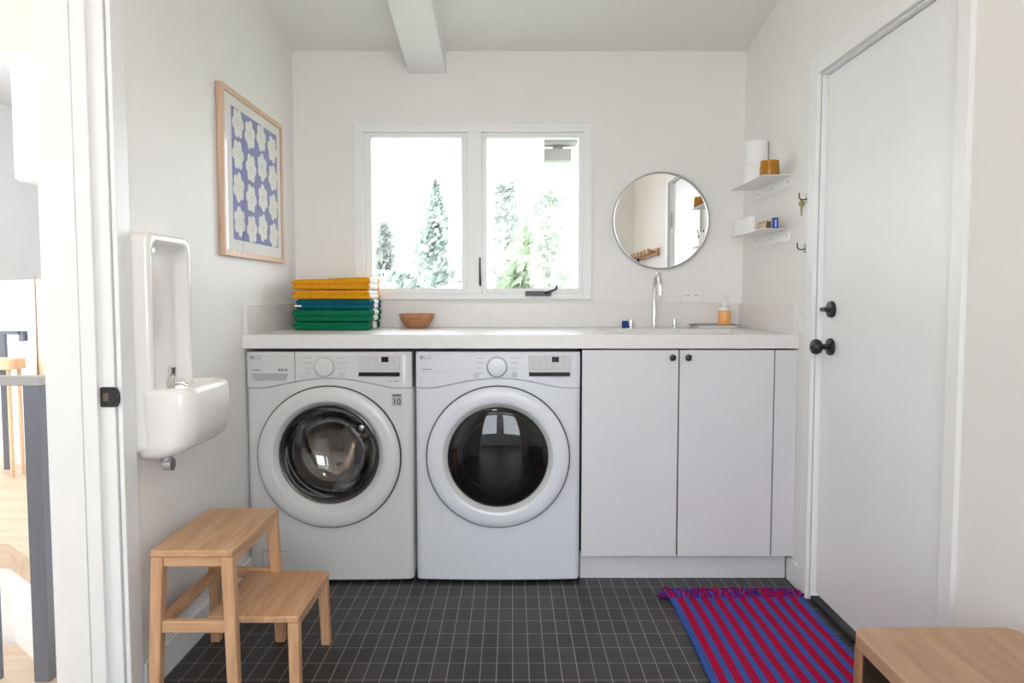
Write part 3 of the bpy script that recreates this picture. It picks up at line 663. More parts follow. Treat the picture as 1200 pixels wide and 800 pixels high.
# ------------------------------------------------------------------ faucet
t = thing('faucet', (0.68, 3.53, 1.016), 'tall chrome gooseneck faucet with two handles behind the sink', 'faucet')
bm = BM(); lathe(bm, [(0.027, 0), (0.027, 0.004), (0.014, 0.009)], (0.68, 3.53, 1.0162), 'Z', 28); part('base_flange', bm, M['chrome'], t)
bm = BM(); pts = [(0.68, 3.53, 1.018), (0.68, 3.53, 1.10), (0.68, 3.53, 1.205)]
for i in range(1, 15):
    a = PI*i/14; pts.append((0.68, 3.46+0.07*math.cos(a), 1.205+0.07*math.sin(a)))
pts.append((0.68, 3.39, 1.188))
tube(bm, pts, 0.0105, 18); lathe(bm, [(0.0125, 0), (0.0125, 0.02)], (0.68, 3.39, 1.176), 'Z', 20); part('spout', bm, M['chrome'], t)
for hx in (0.570, 0.790-0.012):
    bm = BM(); lathe(bm, [(0.027, 0), (0.027, 0.004), (0.010, 0.006), (0.010, 0.010), (0.0125, 0.011), (0.0125, 0.042), (0.011, 0.044)], (hx, 3.53, 1.0162), 'Z', 28); part('handle', bm, M['chrome'], t)

# ------------------------------------------------------------------ things on the counter
def towel(z, h, mat, label, x0=-0.995, x1=-0.645, y0=3.335, y1=3.635, layers=2, tilt=0.0, band=(0.36, 0.70), tag_piece=False):
    """folded towel: stacked fabric folds, with a pale band where the photo shows it on the end"""
    root = thing('folded_towel', ((x0+x1)/2, (y0+y1)/2, z), label, 'towel', 'folded towels stacked on the counter')
    lh = h/layers; bm = BM(); rnd = random.Random(int(z*10000))
    def axis_pts(n, L, r):
        core = [r*(1-math.cos(PI/2*i/5)) for i in range(6)]
        mid = [r+(L-2*r)*i/n for i in range(1, n)]
        return core + mid + [L-q for q in reversed(core)]
    for L in range(layers):
        hh = lh*0.5+(0.0008 if layers > 1 else -0.0006); zc = z+lh*(L+0.5); r = hh*1.15
        if L == 0: zc += 0.0018
        if L == layers-1: zc -= 0.0012 if layers > 1 else 0.0
        xa = x0+rnd.uniform(0, 0.008); xb = x1-rnd.uniform(0, 0.006); ya = y0+rnd.uniform(0, 0.006); yb = y1-rnd.uniform(0, 0.006); ph = rnd.uniform(0, 6)
        X = axis_pts(26, xb-xa, r); Y = sorted(set(axis_pts(16, yb-ya, r) + [q*(y1-y0) for q in band]))
        def prof(d, Ln):
            e = min(1.0, min(d, Ln-d)/r); return max(0.0, 1-(1-e)**2.3)**(1/2.3)
        top, bot = [], []
        for i, u in enumerate(X):
            tr_, br_ = [], []
            for j, v in enumerate(Y):
                k = prof(u, xb-xa)*prof(v, yb-ya); x, y = xa+u, ya+v
                wob = 0.0010*math.sin(x*41+ph)+0.0007*math.sin(x*97+y*50+ph)
                sag = tilt*(x-x0); edge = i in (0, len(X)-1) or j in (0, len(Y)-1)
                zz = zc + (sag*(L+0.5)/layers)
                up = hh + (sag*0.5/layers) + wob*0.7; dn = hh + (sag*0.5/layers)*(1 if L else 1)
                tv = bm.verts.new((x, y+wob, zz + k*up)); tr_.append(tv)
                br_.append(tv if edge else bm.verts.new((x, y+wob, zz - k*dn)))
            top.append(tr_); bot.append(br_)
        for i in range(len(X)-1):
            for j in range(len(Y)-1):
                yc = (ya+(Y[j]+Y[j+1])/2-y0)/(y1-y0); mi = 1 if band[0] < yc < band[1] else 0
                for q in ((top[i][j], top[i+1][j], top[i+1][j+1], top[i][j+1]), (bot[i][j], bot[i][j+1], bot[i+1][j+1], bot[i+1][j])):
                    q2 = []
                    for v in q:
                        if v not in q2: q2.append(v)
                    if len(q2) > 2:
                        try: bm.faces.new(q2).material_index = mi
                        except ValueError: pass
    part('terry_folds', bm, [M[mat], M['whiteterry']], root, smooth=80)
    if tag_piece:
        bm = BM(); box(bm, x0+0.004, x0+0.034, y0-0.0015, y0+0.010, z+0.012, z+0.020); part('care_tag', bm, M['whiteterry'], root, 'small white care tag')
    return root
z = 1.0162
towel(z, 0.036, 'green', 'dark green folded towel at the very bottom of the towel stack'); z += 0.0361
towel(z, 0.058, 'green', 'thick green folded towel directly under the teal one', x1=-0.638); z += 0.0581
towel(z, 0.046, 'teal', 'teal folded towel in the middle of the stack', x0=-0.985, x1=-0.637, tag_piece=True); z += 0.0461
towel(z, 0.042, 'yellow', 'mustard folded towel lying directly on the teal one', x0=-0.992, x1=-0.645, band=(0.12, 0.80)); z += 0.0431
towel(z, 0.044, 'yellow', 'thick mustard folded towel on top of the towel stack', x0=-0.998, x1=-0.643, band=(0.16, 0.80), tilt=0.042)

bm = BM()
lathe(bm, [(0.044, 0.0), (0.050, 0.004), (0.066, 0.022), (0.080, 0.046), (0.087, 0.070), (0.0835, 0.0705), (0.076, 0.048), (0.060, 0.024), (0.04, 0.012), (0.0, 0.010)], (-0.462, 3.585, 1.0162), 'Z', 48, cap1=False)
solo('wooden_bowl', bm, M['bowl'], (-0.462, 3.585, 1.0162), 'small round wooden bowl on the counter beside the towels', 'bowl', smooth=60)

bm = BM(); prism(bm, rrect(0.532, 0.567, 3.555, 3.575, 0.003), 'Z', 1.0162, 1.052)
solo('sponge', bm, M['sponge'], (0.55, 3.565, 1.0162), 'small dark blue sponge standing behind the left faucet handle', 'sponge', bevel=0.003)

bm = BM()
def tr(x0, x1, y0, y1, zz, r=0.01): return [(p[0], p[1], zz) for p in rrect(x0, x1, y0, y1, r)]
loft(bm, [tr(0.895, 1.065, 3.535, 3.655, 1.0165), tr(0.884, 1.076, 3.526, 3.664, 1.028), tr(0.876, 1.084, 3.52, 3.67, 1.031), tr(0.876, 1.084, 3.52, 3.67, 1.0335), tr(0.886, 1.074, 3.53, 3.66, 1.031), tr(0.90, 1.06, 3.545, 3.645, 1.024)])
tt = thing('soap_tray', (0.98, 3.595, 1.0162), 'shallow white tray with dark rim under the soap bottle', 'tray')
part('dish', bm, M['whiteplastic'], tt)
bm = BM(); loft(bm, [tr(0.8755, 1.0845, 3.5195, 3.6705, 1.0315), tr(0.8755, 1.0845, 3.5195, 3.6705, 1.0345), tr(0.884, 1.076, 3.528, 3.662, 1.0345), tr(0.884, 1.076, 3.528, 3.662, 1.0315)], False, False)
part('rim', bm, simple('dark_tray_rim', (0.12, 0.07, 0.05), 0.4), tt, 'dark rim')

t = thing('soap_bottle', (1.033, 3.592, 1.0242), 'clear pump bottle of orange hand soap on the white tray', 'bottle')
bm = BM(); lathe(bm, [(0.028, 0.0), (0.030, 0.004), (0.030, 0.074), (0.029, 0.076)], (1.033, 3.592, 1.0245), 'Z', 32); part('soap_fill', bm, M['soap'], t, 'orange liquid soap')
bm = BM(); lathe(bm, [(0.0302, 0.077), (0.0302, 0.086), (0.024, 0.094), (0.013, 0.098), (0.013, 0.106)], (1.033, 3.592, 1.0245), 'Z', 32); part('shoulder', bm, M['clearplastic'], t, 'clear bottle shoulder')
bm = BM(); lathe(bm, [(0.0145, 0.102), (0.0145, 0.118), (0.006, 0.120), (0.006, 0.138), (0.011, 0.139), (0.011, 0.148)], (1.033, 3.592, 1.0245), 'Z', 24); tube(bm, [(1.033, 3.592, 1.168), (1.028, 3.566, 1.168), (1.027, 3.556, 1.163)], 0.005, 10); part('pump', bm, M['whiteplastic'], t, 'white pump head')

# outlets
def outlet(name, loc, sx, sz, axis, label, holes):
    t = thing(name, loc, label, 'outlet')
    bm = BM()
    if axis == 'Y': prism(bm, rrect(loc[0]-sx/2, loc[0]+sx/2, loc[2]-sz/2, loc[2]+sz/2, 0.004), 'Y', loc[1]-0.006, loc[1])
    else:
        a, b = (loc[0], loc[0]+0.006) if axis == 'X' else (loc[0]-0.006, loc[0])
        prism(bm, rrect(loc[1]-sx/2, loc[1]+sx/2, loc[2]-sz/2, loc[2]+sz/2, 0.004), 'X', a, b)
    part('cover_plate', bm, M['whiteplastic'], t, bevel=0.0015)
    for h in holes:
        bm = BM()
        if axis == 'Y':
            prism(bm, rrect(loc[0]+h-0.015, loc[0]+h+0.015, loc[2]-0.012, loc[2]+0.012, 0.009), 'Y', loc[1]-0.0075, loc[1]-0.004); s = part('socket', bm, M['whiteplastic'], t)
            bm = BM(); [box(bm, loc[0]+h+q-0.0015, loc[0]+h+q+0.0015, loc[1]-0.0082, loc[1]-0.007, loc[2]-0.004, loc[2]+0.004) for q in (-0.006, 0.006)]; part('slots', bm, M['rubber'], s)
        else:
            x = loc[0]+0.006*(1 if axis == 'X' else -1); e = 0.0015
            prism(bm, rrect(loc[1]+h-0.012, loc[1]+h+0.012, loc[2]-0.015, loc[2]+0.015, 0.006), 'X', min(x, x+e*(1 if axis == 'X' else -1)), max(x, x+e*(1 if axis == 'X' else -1))); part('socket', bm, M['whiteplastic'], t)
outlet('wall_outlet', (0.897, YB, 1.175), 0.112, 0.068, 'Y', 'white double outlet sitting above the upstand right of the faucet', (-0.022, 0.022))
outlet('wall_outlet', (XR, 2.925, 1.062), 0.055, 0.066, '-X', 'small white outlet plate on the right wall by the counter end', (0,))

# ------------------------------------------------------------------ shelves on the right wall
def shelf(z, label):
    t = thing('wall_shelf', (XR, 3.29, z), label, 'shelf', 'small white metal shelves')
    bm = BM(); box(bm, 1.03, XR-0.001, 3.07, 3.51, z-0.003, z); part('shelf_plate', bm, M['whiteplastic'], t, bevel=0.0008)
    bm = BM(); box(bm, XR-0.004, XR, 3.07, 3.51, z-0.05, z-0.003); part('wall_flange', bm, M['whiteplastic'], t, bevel=0.0008)
    for y in (3.10, 3.29, 3.48):
        bm = BM(); lathe(bm, [(0.0045, 0), (0.004, -0.0025), (0.002, -0.003)], (XR-0.004, y, z-0.026), 'X', 14); part('screw', bm, M['steel'], t)
    return t
s1 = shelf(1.670, 'upper small white metal shelf on the right wall holding paper rolls')
s2 = dup(s1, (0, 0, -0.22)); s2['label'] = 'lower small white metal shelf on the right wall holding two little boxes'
def roll(z, dx, label):
    t = thing('paper_roll', (1.092+dx, 3.36, z), label, 'paper roll', 'white paper rolls on the upper shelf')
    bm = BM(); lathe(bm, [(0.021, 0.002), (0.049, 0.0), (0.051, 0.003), (0.051, 0.092), (0.049, 0.095), (0.021, 0.093), (0.021, 0.002)], (1.092+dx, 3.36, z), 'Z', 40, False, False); part('paper', bm, M['tissue'], t)
    bm = BM(); lathe(bm, [(0.0208, 0.003), (0.0208, 0.092), (0.0195, 0.092), (0.0195, 0.003), (0.0208, 0.003)], (1.092+dx, 3.36, z), 'Z', 24, False, False); part('core', bm, M['creamcarton'], t, 'cardboard core')
roll(1.6702, 0.0, 'lower white paper roll on the upper shelf'); roll(1.7655, 0.004, 'top white paper roll stacked on another above the upper shelf')
bm = BM(); lathe(bm, [(0.037, 0.0), (0.040, 0.003), (0.0405, 0.010), (0.037, 0.062), (0.0345, 0.062), (0.0375, 0.012), (0.030, 0.007), (0.0, 0.007)], (1.074, 3.115, 1.6702), 'Z', 40, cap1=False)
solo('amber_tumbler', bm, M['amber'], (1.074, 3.115, 1.6702), 'amber glass tumbler at the near end of the upper shelf', 'glass', smooth=50)
bm = BM(); box(bm, 1.034, 1.064, 3.25, 3.455, 1.4502, 1.520)
solo('white_box', bm, M['carton'], (1.06, 3.35, 1.4502), 'plain white box on the far half of the lower shelf', 'box', bevel=0.006, seg=3)
t = thing('soap_carton', (1.10, 3.20, 1.4502), 'little carton with blue end and brown picture on the lower shelf', 'carton')
bm = BM(); box(bm, 1.0885, 1.1095, 3.108, 3.295, 1.4502, 1.497); part('cream_sleeve', bm, M['creamcarton'], t, 'cream printed side', bevel=0.0008)
bm = BM(); box(bm, 1.088, 1.110, 3.100, 3.118, 1.4502, 1.4975); e = part('blue_end', bm, M['bluecarton'], t, 'blue end', bevel=0.0008)
bm = BM(); box(bm, 1.097, 1.101, 3.0992, 3.1002, 1.458, 1.489); part('end_lettering', bm, M['carton'], e)
bm = BM(); prism(bm, rrect(3.122, 3.185, 1.455, 1.486, 0.012), 'X', 1.0878, 1.0888); part('printed_picture', bm, M['brownprint'], t, 'brown printed picture')
bm = BM(); [box(bm, 1.0878, 1.0888, a, b, 1.4875, 1.4905) for a, b in ((3.16, 3.19), (3.20, 3.225), (3.235, 3.27))]; box(bm, 1.0878, 1.0888, 3.205, 3.285, 1.4515, 1.454); part('printed_words', bm, M['brownprint'], t)

# hooks and key
def hook(y, z, label):
    t = thing('wall_hook', (XR, y, z), label, 'hook', 'black hooks by the door')
    bm = BM(); prism(bm, rrect(y-0.013, y+0.013, z-0.017, z+0.017, 0.003), 'X', XR-0.005, XR); p = part('mounting_plate', bm, M['black'], t, bevel=0.001)
    for dz in (-0.009, 0.009):
        bm = BM(); lathe(bm, [(0.003, 0), (0.002, -0.0015)], (XR-0.005, y, z+dz), 'X', 10); part('screw', bm, M['steel'], p)
    bm = BM(); tube(bm, [(XR-0.004, y+0.002, z-0.004), (XR-0.018, y+0.002, z-0.006), (XR-0.030, y+0.002, z-0.004), (XR-0.034, y+0.002, z+0.004), (XR-0.034, y+0.002, z+0.020)], 0.0026, 10); part('hook_arm', bm, M['black'], t)
    return t
h1 = hook(2.895, 1.550, 'upper black wall hook by the door, holding a key')
h2 = dup(h1, (0, 0.008, -0.192)); h2['label'] = 'lower empty black wall hook by the door'
bm = BM(); kx, ky, kz = XR-0.024, 2.897, 1.545
poly = [(kx+0.012*math.cos(a), kz-0.016+0.013*math.sin(a)) for a in [PI*2*i/20 - PI/2 + 0.35 for i in range(19)]]
poly += [(kx-0.0042, kz-0.030), (kx-0.0042, kz-0.060), (kx, kz-0.064), (kx+0.0042, kz-0.060), (kx+0.0042, kz-0.052), (kx+0.0024, kz-0.049), (kx+0.0042, kz-0.046), (kx+0.0026, kz-0.042), (kx+0.0042, kz-0.038), (kx+0.0042, kz-0.030)]
seen = []
prism(bm, poly, 'Y', ky-0.001, ky+0.001)
tube(bm, [(kx+0.0045*math.cos(a), ky, kz-0.004+0.007*math.sin(a)) for a in [PI*2*i/12 for i in range(13)]], 0.0007, 6)
solo('door_key', bm, M['brass'], (kx, ky, kz), 'brass key hanging from the upper hook', 'key')

# ------------------------------------------------------------------ step stool
t = thing('step_stool', (-0.82, 2.24, 0), 'two step birch wood stool against the left wall by the washer', 'step stool')
def legbar(bm, top, bot, s=0.017, sb=0.0155):
    hexa(bm, [(bot[0]-sb, bot[1]-sb, bot[2]), (bot[0]+sb, bot[1]-sb, bot[2]), (bot[0]+sb, bot[1]+sb, bot[2]), (bot[0]-sb, bot[1]+sb, bot[2])],
         [(top[0]-s, top[1]-s, top[2]), (top[0]+s, top[1]-s, top[2]), (top[0]+s, top[1]+s, top[2]), (top[0]-s, top[1]+s, top[2])])
TX0, TX1, TY0, TY1, TZ = -1.012, -0.780, 2.020, 2.437, 0.462
LX0, LX1, LY0, LY1, LZ = -0.882, -0.614, 2.072, 2.432, 0.250
bm = BM(); box(bm, TX0, TX1, TY0, TY1, TZ-0.020, TZ); part('top_step', bm, M['birch'], t, bevel=0.004, seg=3)
for x, y, bx, by in ((TX0+0.018, TY0+0.019, -0.012, -0.022), (TX1-0.018, TY0+0.019, 0.018, -0.022), (TX0+0.018, TY1-0.019, -0.012, 0.03), (TX1-0.018, TY1-0.019, 0.012, 0.03)):
    bm = BM(); legbar(bm, (x, y, TZ-0.0203), (x+bx, y+by, 0.0)); part('leg', bm, M['birchz'], t, bevel=0.004, seg=3)
bm = BM(); box(bm, TX0+0.034, TX1-0.034, TY0+0.006, TY0+0.024, TZ-0.048, TZ-0.0203); part('short_apron', bm, M['birchx'], t, bevel=0.002)
bm = BM(); box(bm, TX0+0.034, TX1-0.034, TY1-0.024, TY1-0.006, TZ-0.048, TZ-0.0203); part('short_apron', bm, M['birchx'], t, bevel=0.002)
bm = BM(); box(bm, TX1-0.030, TX1-0.006, TY0+0.036, TY1-0.036, TZ-0.048, TZ-0.0203); part('long_apron', bm, M['birch'], t, bevel=0.002)
bm = BM(); box(bm, TX0+0.006, TX0+0.030, TY0+0.036, TY1-0.036, TZ-0.048, TZ-0.0203)
part('long_apron', bm, M['birch'], t, bevel=0.002)
for y, sg in ((TY0+0.009, -1), (TY1+0.001, 1)):
    bm = BM(); box(bm, TX0+0.028, TX1-0.012, y-0.011, y+0.011, LZ-0.024, LZ+0.010); part('side_stretcher', bm, M['birchx'], t, bevel=0.003)
bm = BM(); box(bm, TX0+0.004, TX0+0.026, TY0+0.03, TY1-0.03, LZ-0.024, LZ+0.010); part('back_stretcher', bm, M['birch'], t, bevel=0.003)
bm = BM(); box(bm, LX0, LX1, LY0, LY1, LZ-0.020, LZ); part('low_step', bm, M['birch'], t, bevel=0.004, seg=3)
for y, by in ((LY0+0.018, -0.012), (LY1-0.018, 0.012)):
    bm = BM(); legbar(bm, (LX1-0.018, y, LZ-0.0203), (LX1-0.012, y+by, 0.0), 0.0165, 0.015); part('leg', bm, M['birchz'], t, bevel=0.004, seg=3)
bm = BM(); box(bm, LX1-0.028, LX1-0.008, LY0+0.034, LY1-0.034, LZ-0.045, LZ-0.0203); part('low_apron', bm, M['birch'], t, bevel=0.002)

# ------------------------------------------------------------------ striped rug
t = thing('striped_rug', (0.86, 2.25, 0), 'red and blue striped woven rug with fringe beside the door', 'rug')
bm = BM(); ncol = 21; ys = [2.795 - i*0.0553 for i in range(23)]
wts = [1.0 if k in (0, 20) else (0.86 if k % 2 == 0 else 1.12) for k in range(ncol)]; tot = sum(wts); edges = [0]
for w_ in wts: edges.append(edges[-1]+w_/tot)
def rugp(s, y):
    v = (2.795-y)/1.2
    xl = 0.609 + 0.004*math.sin(v*7) - 0.012*v; xr = 1.120 + 0.010*v - 0.006*math.sin(v*5.0)
    return (xl+(xr-xl)*s, y, 0.0078 + 0.0012*math.sin(y*17+s*5) + 0.0008*math.sin(s*21+y*9))
grid = [[bm.verts.new(rugp(s, y)) for s in edges] for y in ys]
for a, b in zip(grid, grid[1:]):
    for k in range(ncol): bm.faces.new((a[k], a[k+1], b[k+1], b[k])).material_index = k % 2
geo = bmesh.ops.extrude_face_region(bm, geom=bm.faces[:])
for v in geo['geom']:
    if isinstance(v, bmesh.types.BMVert): v.co.z = 0.0012
part('woven_body', bm, [M['blue'], M['red']], t, smooth=60)
bm = BM(); rf = random.Random(3)
for k in range(340):
    s = rf.random(); y = 2.793; p = rugp(s, y); L = rf.uniform(0.035, 0.085); a = rf.gauss(0, 0.5); zc = rf.uniform(0.006, 0.022)
    pts = [Vector((p[0]+math.sin(a)*L*u+0.004*math.sin(u*9+k), y+math.cos(a)*L*u, max(0.003, 0.007+(zc-0.003)*math.sin(u*PI)*1.3))) for u in (0, 0.33, 0.66, 1.0)]
    nf = len(bm.faces); tube(bm, pts, [0.0032, 0.0040, 0.0036, 0.002], 5); bm.faces.ensure_lookup_table()
    mi = rf.choice((0, 1, 1, 2, 2, 2))
    for f in bm.faces[nf:]: f.material_index = mi
for k in range(40):
    u = rf.random(); p = (0.605-rf.uniform(0, 0.02), 2.80+rf.uniform(0.0, 0.025), 0.006)
    nf = len(bm.faces); tube(bm, [p, (p[0]+rf.uniform(-.02, .02), p[1]+rf.uniform(-.01, .015), 0.009), (p[0]+rf.uniform(-.03, .03), p[1]+rf.uniform(-.01, .02), 0.004)], 0.0026, 5); bm.faces.ensure_lookup_table()
    for f in bm.faces[nf:]: f.material_index = rf.choice((1, 2, 2))
fr = part('fringe', bm, [M['blue'], M['red'], M['purple']], t, 'tangled purple and red fringe'); fr['kind'] = 'stuff'

# ------------------------------------------------------------------ bench in the near right corner
t = thing('bench', (0.92, 1.16, 0), 'low oak bench with rounded corners in the near right corner', 'bench')
BX0, BX1, BY0, BY1, BZ = 0.738, 1.098, 0.72, 1.570, 0.450
bm = BM(); prism(bm, rrect(BX0, BX1, BY0, BY1, 0.035, 8), 'Z', BZ-0.034, BZ); part('seat_top', bm, M['oak'], t, bevel=0.004, seg=3)
for ya in (BY1-0.036, BY0+0.004):
    bm = BM(); prism(bm, rrect(BX0+0.004, BX1-0.004, ya, ya+0.032, 0.012, 5), 'Z', 0.0, BZ-0.0345); part('end_panel', bm, M['oakz'], t, bevel=0.002)
bm = BM(); box(bm, BX1-0.035, BX1-0.012, BY0+0.037, BY1-0.0455, 0.086, BZ-0.0345); part('back_panel', bm, M['shadeoak'], t, bevel=0.002)  # added to close the inside; its dark colour is the shade
bm = BM(); box(bm, BX0+0.012, BX1-0.036, BY1-0.045, BY1-0.0365, 0.0855, BZ-0.036); part('shade_board', bm, M['shadeoak'], t, 'added board coloured as the shade inside the bench')  # added sheet, paints shade over the inner face of the far panel
bm = BM(); box(bm, BX0+0.012, BX1-0.036, BY0+0.037, BY1-0.037, 0.06, 0.085); part('low_shelf', bm, M['shadeoak'], t, bevel=0.002)  # added bottom, darkened in colour like the shaded back

# coat rail seen only in the round mirror
t = thing('coat_rail', (XR, 1.05, 1.52), 'wooden peg rail on the right wall seen in the round mirror', 'coat rack')
bm = BM(); box(bm, XR-0.022, XR, 0.50, 1.58, 1.49, 1.55); part('rail', bm, M['birch'], t, bevel=0.004)
for k in range(7):
    y = 0.58+k*0.155
    bm = BM(); lathe(bm, [(0.012, 0), (0.012, -0.035), (0.024, -0.042), (0.027, -0.055), (0.022, -0.068), (0.004, -0.072)], (XR-0.022, y, 1.52), 'X', 18); part('peg', bm, M['birchx'], t)
bm = BM(); loft(bm, [[(XR-0.055+0.010*math.cos(a)*s, 0.92+0.022*math.sin(a)*s, z_) for a in [PI*2*i/14 for i in range(14)]] for z_, s in ((1.512, 0.5), (1.49, 1.1), (1.44, 1.3), (1.38, 1.25), (1.33, 1.0))])
solo('cloth_strap', bm, M['sponge'], (XR-0.055, 0.92, 1.42), 'blue cloth strap hanging from the peg rail seen in the mirror', 'strap', smooth=60)

# ------------------------------------------------------------------ hall beyond the left doorway
bm = BM(); prism(bm, [(-5.0, 3.95), (-2.38, 3.43), (-2.0, 3.10), (-1.24, 2.55), (-1.24, 4.95), (-2.45, 4.95), (-2.45, 9.0), (-5.0, 9.0)], 'Z', -0.12, 0.0)
prism(bm, [(-5.0, -0.5), (-1.24, -0.5), (-1.24, 2.27), (-5.0, 2.27)], 'Z', -0.12, 0.0)
struct('floor_hall', bm, M['hallfloor'], 'pale wooden landing floor beyond the left doorway', 'floor')
bm = BM(); hexa(bm, [(-5.0, 3.96, -1.6), (-2.38, 3.44, -1.6), (-2.38, 3.50, -1.6), (-5.0, 4.05, -1.6)], [(-5.0, 3.96, -0.002), (-2.38, 3.44, -0.002), (-2.38, 3.50, -0.002), (-5.0, 4.05, -0.002)])
hexa(bm, [(-2.38, 3.44, -1.6), (-2.0, 3.11, -1.6), (-2.0, 3.2, -1.6), (-2.38, 3.50, -1.6)], [(-2.38, 3.44, -0.002), (-2.0, 3.11, -0.002), (-2.0, 3.2, -0.002), (-2.38, 3.50, -0.002)])
hexa(bm, [(-2.0, 3.11, -1.6), (-1.24, 2.56, -1.6), (-1.24, 2.65, -1.6), (-2.0, 3.2, -1.6)], [(-2.0, 3.11, -0.002), (-1.24, 2.56, -0.002), (-1.24, 2.65, -0.002), (-2.0, 3.2, -0.002)])
box(bm, -5.0, -1.24, 2.2, 2.27, -1.6, -0.12)
struct('wall_stairwell', bm, M['trim'], 'white stairwell sides below the landing', 'wall', smooth=0)
bm = BM(); box(bm, -3.4, -1.3, 2.28, 3.42, -0.54, -0.48); box(bm, -5.0, -1.24, 2.2, 4.0, -1.7, -1.6)
struct('stair_tread', bm, M['hallfloor'], 'pale wooden stair tread down in the stairwell', 'stair', bevel=0.003)
bm = BM(); box(bm, -5.0, -2.4, 9.0, 9.1, -0.1, 3.4); box(bm, -5.1, -5.0, -0.5, 9.1, -1.7, 0.8); box(bm, -5.1, -5.0, -0.5, 9.1, 2.5, 3.4); box(bm, -5.1, -5.0, 5.6, 9.1, 0.8, 2.5); box(bm, -5.1, -5.0, -0.5, 2.8, 0.8, 2.5); box(bm, -5.1, -2.6, -0.6, -0.5, -0.1, 0.8); box(bm, -5.1, -2.6, -0.6, -0.5, 2.4, 3.4); box(bm, -5.1, -4.6, -0.6, -0.5, 0.8, 2.4); box(bm, -2.9, -2.6, -0.6, -0.5, 0.8, 2.4); struct('wall_hall', bm, M['trim'], 'bright white far wall of the hall', 'wall', smooth=0)
bm = BM(); box(bm, -5.0, -2.61, -0.5, 9.1, 3.05, 3.15); box(bm, -2.61, XL-0.156, 3.73, 4.95, 3.05, 3.15); struct('ceiling_hall', bm, M['trim'], 'white ceiling of the hall', 'ceiling', smooth=0)
bm = BM(); box(bm, XL-0.156, XL-0.06, 3.86, 5.05, -0.1, 3.1); box(bm, -2.45, XL-0.156, 4.95, 5.05, -0.1, 3.1); box(bm, -2.45, -2.4, 5.05, 9.0, -0.1, 3.1); struct('wall_hall_right', bm, M['trim'], 'white side wall at the end of the hall', 'wall', smooth=0)
# half wall turned on the landing, with a beige wood end panel
def along(s, off=0.0):
    a = Vector((-4.4, 5.905)); b = Vector((-2.5, 4.33)); d = (b-a).normalized(); n = Vector((-d.y, d.x)); p = a + d*s + n*off
    return (p.x, p.y)
bm = BM()
def wallseg(bm, s0, s1, o0, o1, z0, z1): hexa(bm, [(*along(s0, o0), z0), (*along(s1, o0), z0), (*along(s1, o1), z0), (*along(s0, o1), z0)], [(*along(s0, o0), z1), (*along(s1, o0), z1), (*along(s1, o1), z1), (*along(s0, o1), z1)])
wallseg(bm, 0, 1.65, 0, 0.1, 0, 1.28)
struct('wall_half', bm, M['trim'], 'white half wall across the landing', 'wall', smooth=0)
t = thing('wood_panel', (*along(1.9, 0.05), 0), 'beige wooden panel at the end of the white half wall', 'panel')
bm = BM(); wallseg(bm, 1.675, 2.45, -0.002, 0.1, 0, 1.285); part('panel_board', bm, M['panel'], t)
bm = BM(); wallseg(bm, 1.651, 1.674, -0.006, 0.1, 0, 1.29); part('edge_strip', bm, simple('brown_strip', (0.22, 0.12, 0.08), 0.5), t, 'thin brown edge strip')
bm = BM(); box(bm, -2.81, -2.3, 4.2, 4.5, 1.82, 3.06); struct('trim_3', bm, M['trim'], 'white soffit box under the hall ceiling', 'soffit', bevel=0.03, seg=4)
# near railing
t = thing('stair_railing', (-1.43, 2.2, 0), 'near grey topped stair railing just beyond the left doorway', 'railing', 'stair railings beyond the left doorway')
bm = BM(); box(bm, -2.9, -1.402, 2.175, 2.225, 0.905, 0.932); part('top_rail', bm, M['rail'], t, bevel=0.002)
bm = BM(); box(bm, -1.452, -1.404, 2.176, 2.224, 0.0, 0.905); part('post', bm, M['post'], t, bevel=0.002)
for k in range(11):
    x = -1.572 - k*0.118
    bm = BM(); box(bm, x-0.007, x+0.007, 2.193, 2.207, 0.0, 0.905); part('baluster', bm, M['post'], t)
t = thing('stair_railing', (-3.42, 4.95, 0), 'distant dark railing on the landing in front of the half wall', 'railing', 'stair railings beyond the left doorway')
bm = BM(); box(bm, -4.2, -3.29, 4.93, 4.97, 0.915, 0.94); box(bm, -3.30, -3.27, 4.93, 4.97, 0.87, 0.94); part('top_rail', bm, M['post'], t)
for x in (-3.42, -3.62, -3.82, -4.02):
    bm = BM(); box(bm, x-0.019, x+0.019, 4.935, 4.965, 0.0, 0.915); part('post', bm, M['post'], t)
t = thing('wooden_stool', (-3.38, 4.78, 0), 'orange wooden stool standing by the distant railing', 'stool')
bm = BM(); prism(bm, rrect(-3.56, -3.20, 4.70, 4.86, 0.03), 'Z', 0.70, 0.77); part('seat', bm, M['panel'], t, bevel=0.004)
for x in (-3.52, -3.24):
    for y in (4.73, 4.83):
        bm = BM(); tube(bm, [(x, y, 0.0), (x, y, 0.7)], 0.013, 10); part('leg', bm, M['panel'], t)

